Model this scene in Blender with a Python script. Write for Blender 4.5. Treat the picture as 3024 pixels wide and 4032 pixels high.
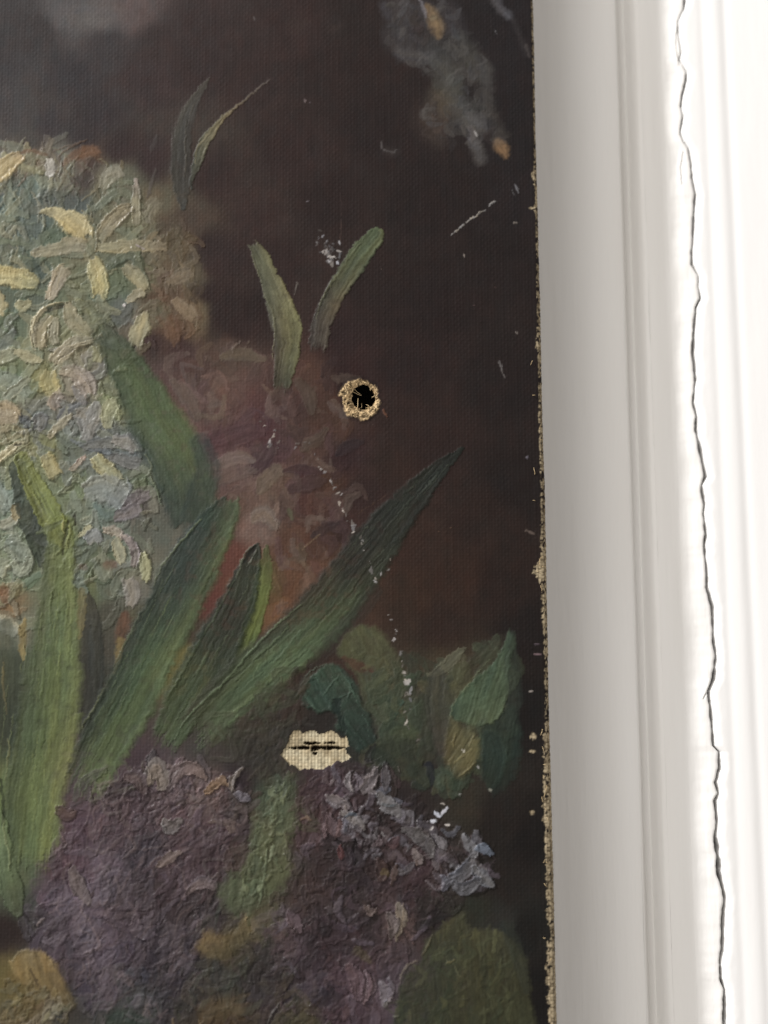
import bpy, math
import numpy as np
from mathutils import Vector

for o in list(bpy.data.objects):
    bpy.data.objects.remove(o)
S = bpy.context.scene
C = S.collection
MM = 0.001

# ---------------------------------------------------------------- camera
PITCH = math.radians(8.2)
HFOV = math.radians(35.0)
FPX = 1512.0 / math.tan(HFOV / 2)          # focal length in photo pixels (3024 x 4032)
DIST = FPX * 0.04365                        # mm from the painting, from the canvas thread count
FWD = np.array([0, math.cos(PITCH), math.sin(PITCH)])
UPV = np.array([0, -math.sin(PITCH), math.cos(PITCH)])
CAM = -FWD * DIST                           # mm

cam = bpy.data.cameras.new('camera')
cam.sensor_fit = 'HORIZONTAL'
cam.sensor_width = 36.0
cam.lens = 18.0 / math.tan(HFOV / 2)
cam.clip_start = 0.005
cam.clip_end = 20
cam.dof.use_dof = True
cam.dof.focus_distance = DIST * MM * 1.0
cam.dof.aperture_fstop = 13.0
camo = bpy.data.objects.new('camera', cam)
camo.location = CAM * MM
camo.rotation_euler = (math.pi / 2 + PITCH, 0, 0)
C.objects.link(camo)
S.camera = camo

# ---------------------------------------------------------------- light
w = bpy.data.worlds.new('World')
S.world = w
w.use_nodes = True
bg = w.node_tree.nodes['Background']
bg.inputs[0].default_value = (1.0, 0.95, 0.90, 1)      # soft light of the room
bg.inputs[1].default_value = 0.52

LA, LB = 2.17, 1.85                          # sideways and downward run of the light per depth
ldir = np.array([LA, 1.0, -LB])
ldir = ldir / np.linalg.norm(ldir)
key = bpy.data.lights.new('window_light', 'AREA')
key.shape = 'RECTANGLE'
key.size = 0.09
key.size_y = 0.11
key.energy = 44.0
key.color = (1.0, 0.99, 0.985)
ko = bpy.data.objects.new('window_light', key)
ko.location = tuple(-ldir * 1.9 + np.array([0.02, 0, 0]))
ko.rotation_euler = Vector(ldir).to_track_quat('-Z', 'Y').to_euler()
C.objects.link(ko)

# broad fill lamp added at the left to grade the moulding's shade
fill = bpy.data.lights.new('left_soft_fill', 'AREA')
fill.shape = 'RECTANGLE'; fill.size = 1.3; fill.size_y = 1.3
fill.energy = 12.0
fill.color = (1.0, 0.965, 0.92)
fdir = np.array([0.75, 1.0, -0.35]); fdir = fdir / np.linalg.norm(fdir)
fo_ = bpy.data.objects.new('left_soft_fill', fill)
fo_.location = tuple(-fdir * 1.6)
fo_.rotation_euler = Vector(fdir).to_track_quat('-Z', 'Y').to_euler()
C.objects.link(fo_)

S.view_settings.view_transform = 'Standard'
S.view_settings.look = 'None'
S.view_settings.exposure = 0.0
S.view_settings.gamma = 1.0
S.render.engine = 'CYCLES'

# ---------------------------------------------------------------- helpers
def unproject(px, py, D=0.0):
    """photo pixel -> (x, z) in mm on the plane y = D"""
    px = np.asarray(px, float); py = np.asarray(py, float)
    xc = (px - 1512.0) / FPX
    yc = -(py - 2016.0) / FPX
    ry = FWD[1] + yc * UPV[1]
    rz = FWD[2] + yc * UPV[2]
    t = (D - CAM[1]) / ry
    return CAM[0] + t * xc, CAM[2] + t * rz

def lin(c):
    c = np.asarray(c, float) / 255.0
    return np.where(c <= 0.04045, c / 12.92, ((c + 0.055) / 1.055) ** 2.4)

def _hash(xi, yi, seed):
    h = (xi.astype(np.int64) * 374761393 + yi.astype(np.int64) * 668265263 + seed * 1442695041) & 0xffffffff
    h = ((h ^ (h >> 13)) * 1274126177) & 0xffffffff
    h = ((h ^ (h >> 16)) * 2246822519) & 0xffffffff
    return ((h ^ (h >> 15)) & 0xffffff) / float(0xffffff)

def vn(x, y, seed=0):
    """value noise 0..1"""
    x = np.asarray(x, float); y = np.asarray(y, float)
    x, y = np.broadcast_arrays(x, y)
    xi = np.floor(x); yi = np.floor(y)
    fx = x - xi; fy = y - yi
    fx = fx * fx * (3 - 2 * fx); fy = fy * fy * (3 - 2 * fy)
    a = _hash(xi, yi, seed); b = _hash(xi + 1, yi, seed)
    c = _hash(xi, yi + 1, seed); d = _hash(xi + 1, yi + 1, seed)
    return (a * (1 - fx) + b * fx) * (1 - fy) + (c * (1 - fx) + d * fx) * fy

def fbm(x, y, seed=0, octv=3):
    s = 0; a = 1.0; t = 0
    for k in range(octv):
        s = s + a * vn(x * 2 ** k, y * 2 ** k, seed + 17 * k); t += a; a *= 0.5
    return s / t

def sst(a, b, x):
    t = np.clip((x - a) / (b - a), 0, 1)
    return t * t * (3 - 2 * t)

def mesh_obj(name, V, F, mat, parent=None, smooth=True):
    me = bpy.data.meshes.new(name)
    V = np.asarray(V, np.float32); F = np.asarray(F, np.int32)
    n = F.shape[1]
    me.vertices.add(len(V)); me.vertices.foreach_set('co', V.ravel())
    me.loops.add(F.size); me.loops.foreach_set('vertex_index', F.ravel())
    me.polygons.add(len(F))
    me.polygons.foreach_set('loop_start', np.arange(0, F.size, n, dtype=np.int32))
    if smooth:
        me.polygons.foreach_set('use_smooth', np.ones(len(F), bool))
    me.materials.append(mat)
    me.update(calc_edges=True)
    o = bpy.data.objects.new(name, me)
    C.objects.link(o)
    if parent: o.parent = parent
    return o

def grid_faces(nr, nc):
    i = np.arange((nr - 1) * (nc - 1)); r = i // (nc - 1); c = i % (nc - 1)
    a = r * nc + c
    return np.stack([a, a + 1, a + nc + 1, a + nc], 1)

def box_obj(name, x0, x1, y0, y1, z0, z1, mat, parent=None, bev=0.4):
    import bmesh
    bm = bmesh.new()
    bmesh.ops.create_cube(bm, size=1)
    for v in bm.verts:
        v.co = ((x0 + (v.co.x + .5) * (x1 - x0)) * MM, (y0 + (v.co.y + .5) * (y1 - y0)) * MM, (z0 + (v.co.z + .5) * (z1 - z0)) * MM)
    bmesh.ops.bevel(bm, geom=list(bm.edges), offset=bev * MM, segments=2, affect='EDGES')
    me = bpy.data.meshes.new(name); bm.to_mesh(me); bm.free()
    me.materials.append(mat)
    o = bpy.data.objects.new(name, me); C.objects.link(o)
    if parent: o.parent = parent
    return o

def tube_obj(name, pts, rad, mat, parent=None, sides=5):
    pts = np.asarray(pts, float); n = len(pts)
    T = np.gradient(pts, axis=0); T /= np.linalg.norm(T, axis=1)[:, None] + 1e-12
    V = []
    for i in range(n):
        a = np.cross(T[i], [0.31, 0.2, 0.93]); a /= np.linalg.norm(a) + 1e-12
        b = np.cross(T[i], a)
        for k in range(sides):
            an = 2 * math.pi * k / sides
            V.append(pts[i] + rad[i] * (math.cos(an) * a + math.sin(an) * b))
    F = []
    for i in range(n - 1):
        for k in range(sides):
            k2 = (k + 1) % sides
            F.append((i * sides + k, i * sides + k2, (i + 1) * sides + k2, (i + 1) * sides + k))
    return mesh_obj(name, np.array(V) * MM, F, mat, parent)

def empty(name, label, cat):
    o = bpy.data.objects.new(name, None); C.objects.link(o)
    o.empty_display_size = 0.01
    o['label'] = label; o['category'] = cat
    return o

# ---------------------------------------------------------------- materials
def new_mat(name):
    m = bpy.data.materials.new(name); m.use_nodes = True
    nt = m.node_tree
    return m, nt, nt.nodes['Principled BSDF']

def noise_mat(name, c1, c2, scale, rough, bump=0.2, bscale=None, spec=0.3, stretch=(1, 1, 1)):
    m, nt, b = new_mat(name)
    tc = nt.nodes.new('ShaderNodeTexCoord')
    mp = nt.nodes.new('ShaderNodeMapping'); mp.inputs['Scale'].default_value = stretch
    nt.links.new(tc.outputs['Object'], mp.inputs[0])
    n = nt.nodes.new('ShaderNodeTexNoise'); n.inputs['Scale'].default_value = scale; n.inputs['Detail'].default_value = 5
    nt.links.new(mp.outputs[0], n.inputs[0])
    r = nt.nodes.new('ShaderNodeValToRGB')
    r.color_ramp.elements[0].position = .3; r.color_ramp.elements[1].position = .7
    r.color_ramp.elements[0].color = (*c1, 1); r.color_ramp.elements[1].color = (*c2, 1)
    nt.links.new(n.outputs[0], r.inputs[0]); nt.links.new(r.outputs[0], b.inputs['Base Color'])
    b.inputs['Roughness'].default_value = rough
    b.inputs['Specular IOR Level'].default_value = spec
    n2 = nt.nodes.new('ShaderNodeTexNoise'); n2.inputs['Scale'].default_value = bscale or scale * 4; n2.inputs['Detail'].default_value = 4
    nt.links.new(mp.outputs[0], n2.inputs[0])
    bp = nt.nodes.new('ShaderNodeBump'); bp.inputs['Strength'].default_value = bump; bp.inputs['Distance'].default_value = 0.0002
    nt.links.new(n2.outputs[0], bp.inputs['Height']); nt.links.new(bp.outputs[0], b.inputs['Normal'])
    return m

M_white = noise_mat('white_gloss_paint', (.79, .775, .75), (.835, .825, .81), 90, .42, .55, 900, .35, (1, 1, .10))
M_white2 = noise_mat('white_wall_paint', (.82, .81, .80), (.85, .845, .84), 50, .5, .2, 500, .3, (1, 1, .2))
M_gap = noise_mat('crack_shade_dark', (.03, .025, .02), (.06, .05, .04), 300, .9, .3)
M_wood = noise_mat('stretcher_pine', (.22, .14, .07), (.32, .21, .11), 90, .7, .3, 400, .2, (1, 1, .1))
M_board = noise_mat('near_black_panel', (.012, .010, .008), (.02, .016, .012), 90, .9, .2)
M_fibre = noise_mat('raw_linen_fibre', (.36, .26, .13), (.62, .48, .29), 900, .85, .3, 3000, .2)

M_paint, nt, b = new_mat('oil_paint_on_linen')
a1 = nt.nodes.new('ShaderNodeAttribute'); a1.attribute_name = 'paint'
a2 = nt.nodes.new('ShaderNodeAttribute'); a2.attribute_name = 'gloss'
nt.links.new(a1.outputs['Color'], b.inputs['Base Color'])
mr = nt.nodes.new('ShaderNodeMapRange')
mr.inputs['To Min'].default_value = .85; mr.inputs['To Max'].default_value = .30
nt.links.new(a2.outputs['Fac'], mr.inputs['Value']); nt.links.new(mr.outputs[0], b.inputs['Roughness'])
mr2 = nt.nodes.new('ShaderNodeMapRange')
mr2.inputs['To Min'].default_value = .08; mr2.inputs['To Max'].default_value = .20
nt.links.new(a2.outputs['Fac'], mr2.inputs['Value']); nt.links.new(mr2.outputs[0], b.inputs['Specular IOR Level'])
tc = nt.nodes.new('ShaderNodeTexCoord')
nn = nt.nodes.new('ShaderNodeTexNoise'); nn.inputs['Scale'].default_value = 5000; nn.inputs['Detail'].default_value = 2
nt.links.new(tc.outputs['Object'], nn.inputs[0])
bp = nt.nodes.new('ShaderNodeBump'); bp.inputs['Strength'].default_value = .35; bp.inputs['Distance'].default_value = 0.00005
nt.links.new(nn.outputs[0], bp.inputs['Height']); nt.links.new(bp.outputs[0], b.inputs['Normal'])

# ================================================================ setting
wl = mesh_obj('wall', np.array([(-400, 23, -400), (400, 23, -400), (400, 23, 400), (-400, 23, 400)]) * MM, [(0, 1, 2, 3)], M_white2, None, False)
wl['kind'] = 'structure'

# ---- white moulded casing: profile x(mm at mid height), depth
def casing_axis(px_top, px_bot, D):
    xt, zt = unproject(px_top, 0, D); xb, zb = unproject(px_bot, 4032, D)
    return math.atan2(xb - xt, zt - zb)      # lean of the casing
LEAN = casing_axis(2462, 2572, 14.0)

def cas_local(px, py, D):
    x, z = unproject(px, py, D)
    # rotate into casing coordinates (casing local z runs along its length)
    c, s = math.cos(LEAN), math.sin(LEAN)
    return x * c + z * s, -x * s + z * c

casing = empty('wooden_moulding', 'white painted moulding with a shaded hollow and groove beside the painting', 'moulding')
casing.rotation_euler = (0, LEAN, 0)

def px_to_x(px, D):                           # at mid height
    return float(cas_local(px, 2016, D)[0])

zrows = np.concatenate([np.linspace(-190, -100, 20)[:-1], np.arange(-100, 110, 0.5), np.linspace(110, 190, 20)])

def strip(name, prof, seed, mat, parent, wob=0.05):
    """prof: list of (x, depth) finely resampled; extruded along the casing with hand-painted waviness"""
    prof = np.asarray(prof, float)
    X, Zr = np.meshgrid(prof[:, 0], zrows)
    D = np.broadcast_to(prof[:, 1], X.shape).copy()
    D += wob * (fbm(X / 5, Zr / 22, seed) - .5) * 2 + .02 * (vn(X / .9, Zr / 9, seed + 5) - .5)
    X = X + .10 * (fbm(Zr / 9, X / 20, seed + 9) - .5)
    V = np.stack([X, D, Zr], -1).reshape(-1, 3) * MM
    return mesh_obj(name, V, grid_faces(len(zrows), len(prof)), mat, parent)

def resample(pts, step=0.15):
    pts = np.asarray(pts, float)
    seg = np.hypot(*np.diff(pts, axis=0).T); s = np.r_[0, np.cumsum(seg)]
    n = max(3, int(s[-1] / step))
    q = np.linspace(0, s[-1], n)
    return np.stack([np.interp(q, s, pts[:, 0]), np.interp(q, s, pts[:, 1])], 1)

def smooth_curve(pts, n=60):
    """Catmull-Rom through 2d points"""
    P = np.asarray(pts, float); P = np.vstack([2 * P[0] - P[1], P, 2 * P[-1] - P[-2]])
    out = []
    m = len(P) - 3; k = max(2, n // m)
    for i in range(m):
        t = np.linspace(0, 1, k, endpoint=(i == m - 1))[:, None]
        p0, p1, p2, p3 = P[i:i + 4]
        out.append(.5 * ((2 * p1) + (-p0 + p2) * t + (2 * p0 - 5 * p1 + 4 * p2 - p3) * t ** 2 + (-p0 + 3 * p1 - 3 * p2 + p3) * t ** 3))
    return np.vstack(out)

xA = px_to_x(2145, 15.6)
xB = px_to_x(2290, 17.0)
xC = px_to_x(2440, 18.2)
xD = px_to_x(2468, 18.4)
xE = px_to_x(2548, 13.6)
xF = px_to_x(2565, 13.0)
xG = px_to_x(2672, 13.0)
cove = smooth_curve([(xA - 26, 14.8), (xA - 10, 14.8), (xA - 3, 15.6), (xA + 3, 17.2), (xB, 17.0), (xC - 2, 15.6), (xC, 15.2), (xD, 15.3)], 140)
strip('cove', cove, 3, M_white, casing)
quirk = smooth_curve([(xD, 15.3), (xD + .5, 15.7), (xD + 1.1, 17.1), (xD + 2.3, 17.5), (xE - .5, 16.5), (xE + .1, 14.6), (xF + .1, 13.5), (xF + .9, 13.05)], 64)
strip('groove', quirk, 4, M_white, casing, .03)
flat = smooth_curve([(xF + .9, 13.05), ((xF + xG) / 2, 12.9), (xG, 13.0)], 40)
strip('flat_band', flat, 5, M_white, casing)

# crack path in photo pixels: x, y, width
CR = [(2712, -600, 10), (2716, -250, 10), (2710, 0, 9), (2706, 37, 8), (2682, 93, 5), (2685, 154, 5), (2694, 204, 4), (2688, 241, 4), (2698, 258, 3),
      (2715, 290, 6), (2713, 321, 13), (2697, 383, 11), (2691, 426, 10), (2700, 463, 6), (2688, 531, 7), (2700, 560, 8), (2722, 592, 7),
      (2731, 648, 8), (2734, 703, 8), (2747, 771, 8), (2740, 864, 8), (2737, 950, 9), (2731, 1000, 10), (2733, 1049, 9), (2759, 1093, 6),
      (2756, 1136, 5), (2765, 1179, 6), (2747, 1216, 9), (2740, 1296, 9), (2734, 1395, 11), (2743, 1494, 12), (2734, 1592, 9), (2747, 1648, 9),
      (2743, 1697, 9), (2765, 1802, 10), (2781, 1883, 11), (2765, 1920, 11), (2776, 1994, 9), (2771, 2031, 10), (2781, 2111, 10), (2774, 2154, 11),
      (2784, 2265, 11), (2784, 2321, 9), (2805, 2395, 10), (2808, 2524, 11), (2818, 2592, 12), (2808, 2679, 11), (2787, 2728, 11), (2796, 2802, 10),
      (2805, 2944, 9), (2828, 2969, 8), (2830, 3032, 10), (2814, 3088, 12), (2824, 3131, 10), (2811, 3162, 11), (2818, 3248, 12), (2811, 3303, 11),
      (2824, 3395, 22), (2824, 3440, 19), (2848, 3544, 11), (2839, 3618, 12), (2836, 3742, 11), (2827, 3791, 12), (2830, 3865, 14), (2845, 3908, 13),
      (2842, 4032, 11), (2850, 4300, 11), (2856, 4700, 11)]
CR = np.array(CR, float)
DCR = 12.2
cx, cz = cas_local(CR[:, 0], CR[:, 1], DCR)
cw = CR[:, 2] * 0.0462 * np.where(CR[:, 1] > 1200, 1.25, 1.0)
o_ = np.argsort(cz); cx, cz, cw = cx[o_], cz[o_], cw[o_]
cx = np.r_[cx[0], cx, cx[-1]]; cz = np.r_[-190, cz, 190]; cw = np.r_[cw[0], cw, cw[-1]]
zfine = np.concatenate([np.linspace(-190, -100, 20)[:-1], np.arange(-100, 112, 0.14), np.linspace(112, 190, 20)])
xc_ = np.interp(zfine, cz, cx) + .14 * (fbm(zfine / .9, zfine * 0, 71) - .5)
wc_ = np.interp(zfine, cz, cw) * (.15 + 1.45 * fbm(zfine / 2.2, zfine * 0, 72, 3))
xl = xc_ - wc_ / 2; xr = xc_ + wc_ / 2

# filler bead left of the crack: an uneven fillet standing up out of the shadow
nc = 44
T = np.linspace(0, 1, nc)
BR = [[(2716, 60), (2676, 110), (2672, 190), (2684, 262)], [(2700, 600), (2690, 660), (2694, 730)],
      [(2800, 2680), (2766, 2760)]]
BR = [np.stack(cas_local(np.array(b_)[:, 0].astype(float), np.array(b_)[:, 1].astype(float), 12.4), 1) for b_ in BR]
rows = []
lump = fbm(zfine / 7.0, zfine * 0, 31, 4)
lump2 = fbm(zfine / 3.0, zfine * 0, 35, 3)
for i, z in enumerate(zfine):
    x0 = xG - .02; x1 = xl[i]
    X = x0 + (x1 - x0) * T
    st = .02 + .40 * (lump[i] - .3)
    D = 13.0 - .75 * sst(st, st + .95, T) - .16 * np.sin(np.pi * T) * lump2[i]
    D += .05 * (fbm(X / .9, np.full_like(X, z / 2.0), 36) - .5)
    for b_ in BR:
        o2 = np.argsort(b_[:, 1])
        if b_[o2[0], 1] < z < b_[o2[-1], 1]:
            xb = np.interp(z, b_[o2, 1], b_[o2, 0]) + .12 * (vn(np.array(z / .6), np.array(0.), 73) - .5)
            D += .45 * np.exp(-((X - xb) / .07) ** 2) - .10 * sst(xb - .9, xb, X) * (X < xb)
    # turn the edge down into the crack
    D[-4:] += np.array([.02, .15, 1.0, 4.2])
    X[-4:] = x1 + np.array([-.10, -.03, 0, 0.0])
    rows.append(np.stack([X, D, np.full_like(X, z)], 1))
mesh_obj('filler_bead', np.vstack(rows) * MM, grid_faces(len(zfine), nc), M_white, casing)
# dark strip deep in the crack, its shade put into the colour
mesh_obj('crack_dark_strip', np.array([(xG + .5, 15.8, -188), (xG + 9, 15.8, -188), (xG + 9, 15.8, 188), (xG + .5, 15.8, 188)]) * MM, [(0, 1, 2, 3)], M_gap, casing, False)

frame = empty('white_trim', 'brightly lit white trim with faint ridges, parted from the moulding by a crack', 'trim')
frame.rotation_euler = (0, LEAN, 0)
nc = 90
far = xG + 34
rows = []
T = np.linspace(0, 1, nc) ** 1.25
xs1, xs2, xs3 = px_to_x(2850, 11.5), px_to_x(2905, 11.5), px_to_x(2945, 11.5)
for i, z in enumerate(zfine):
    x0 = xr[i]
    X = x0 + (far - x0) * T
    D = 12.2 - .25 * sst(x0, x0 + 1.5, X) + .09 * (fbm(X / .8, np.full_like(X, z / 1.5), 46) - .5) * np.exp(-(X - x0) / 1.5)
    D += .10 * np.exp(-((X - xs1) / .8) ** 2) - .10 * np.exp(-((X - xs2) / 1.3) ** 2) + .14 * np.exp(-((X - xs3) / .9) ** 2)
    D += .05 * (fbm(X / 4, np.full_like(X, z / 20), 48) - .5)
    D[:4] += np.array([4.2, 1.0, .15, .02])
    X[:4] = x0 + np.array([0, 0, .03, .10])
    rows.append(np.stack([X, D, np.full_like(X, z)], 1))
mesh_obj('trim_face', np.vstack(rows) * MM, grid_faces(len(zfine), nc), M_white2, frame)
box_obj('trim_body', xG + 3.6, far, 15.9, 22.9, -190, 190, M_white2, frame)

# ================================================================ painting
# painting-local coordinates: u (mm) to the right, 0 at the right-hand edge; v (mm) up
ex0, ez0 = unproject(2116, 0); ex1, ez1 = unproject(2180, 4032)
PL = math.atan2(ex1 - ex0, ez0 - ez1)
pc, ps = math.cos(PL), math.sin(PL)
def rot(x, z):
    return x * pc + z * ps, -x * ps + z * pc
UE = float(rot(ex0, ez0)[0])
FOLD = 0.9                                   # radius of the turned-over edge
def P(px, py):
    x, z = unproject(px, py)
    u, v = rot(x, z)
    return u - UE + FOLD, v
PXMM = 0.04365

# top edge from the shadow it throws on the casing
xs0, zs0 = unproject(2300, 120, 16.2)
LP = np.array(ko.location) / MM
VTOP = float(zs0 + (LP[2] - zs0) * 16.2 / (16.2 - LP[1]))
PITCHG = 0.155
ul = float(P(0, 0)[0]) - 4.0
vb = float(P(0, 4032)[1]) - 4.0
vt = float(P(0, 0)[1]) + 3.0
def grow(start, end, s0):
    out = []; x = start; s = s0
    while x < end:
        s = min(s * 1.12, 2.2); x += s; out.append(min(x, end))
    return np.array(out)
us = np.concatenate([(ul - grow(0, 75, PITCHG))[::-1], np.arange(ul, 1.6, PITCHG), 1.6 + grow(0, 13.0, PITCHG)])
vs = np.concatenate([(vb - grow(0, 65, PITCHG))[::-1], np.arange(vb, vt, PITCHG), vt + grow(0, max(1, VTOP - vt), PITCHG)])
NU, NV = len(us), len(vs)
U, V = np.meshgrid(us, vs)
COL = np.zeros((NV, NU, 3))
H = np.zeros((NV, NU))
WA = np.full((NV, NU), 1.0)                 # how much of the weave still shows
GL = np.full((NV, NU), 0.42)
PART = np.zeros((NV, NU), np.int16)
ACF = U.copy(); ALF = V.copy()              # across / along the last brush stroke
PNAMES = {0: ('canvas', None, None)}
def new_part(name, label=None, parent=None):
    k = len(PNAMES); PNAMES[k] = (name, label, parent); return k
KALB = 0.74
SAT = 0.88
CON = 0.32
def A(c):
    l = lin(c)
    g = (l * np.array([.25, .65, .10])).sum(-1, keepdims=True)
    l = g + (l - g) * SAT
    r = np.maximum(g, .004) / .10
    return l * np.where(r < 1, r ** CON, r ** .10) * KALB

# ---- weave
du = .10 * (fbm(V / 9, U / 14, 81) - .5); dv = .10 * (fbm(U / 9, V / 14, 82) - .5)
TP = .55
pu = (U + du) / TP; pv = (V + dv) / TP
over = (np.floor(pu) + np.floor(pv)) % 2
cu = np.abs(np.sin(np.pi * pu)); cv = np.abs(np.sin(np.pi * pv))
slub = .6 + .8 * vn(np.floor(pu), V / 6, 83)
WEAVE = np.where(over > .5, cu * (.65 + .35 * cv) * slub, cv * (.35 + .35 * cu))

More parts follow.
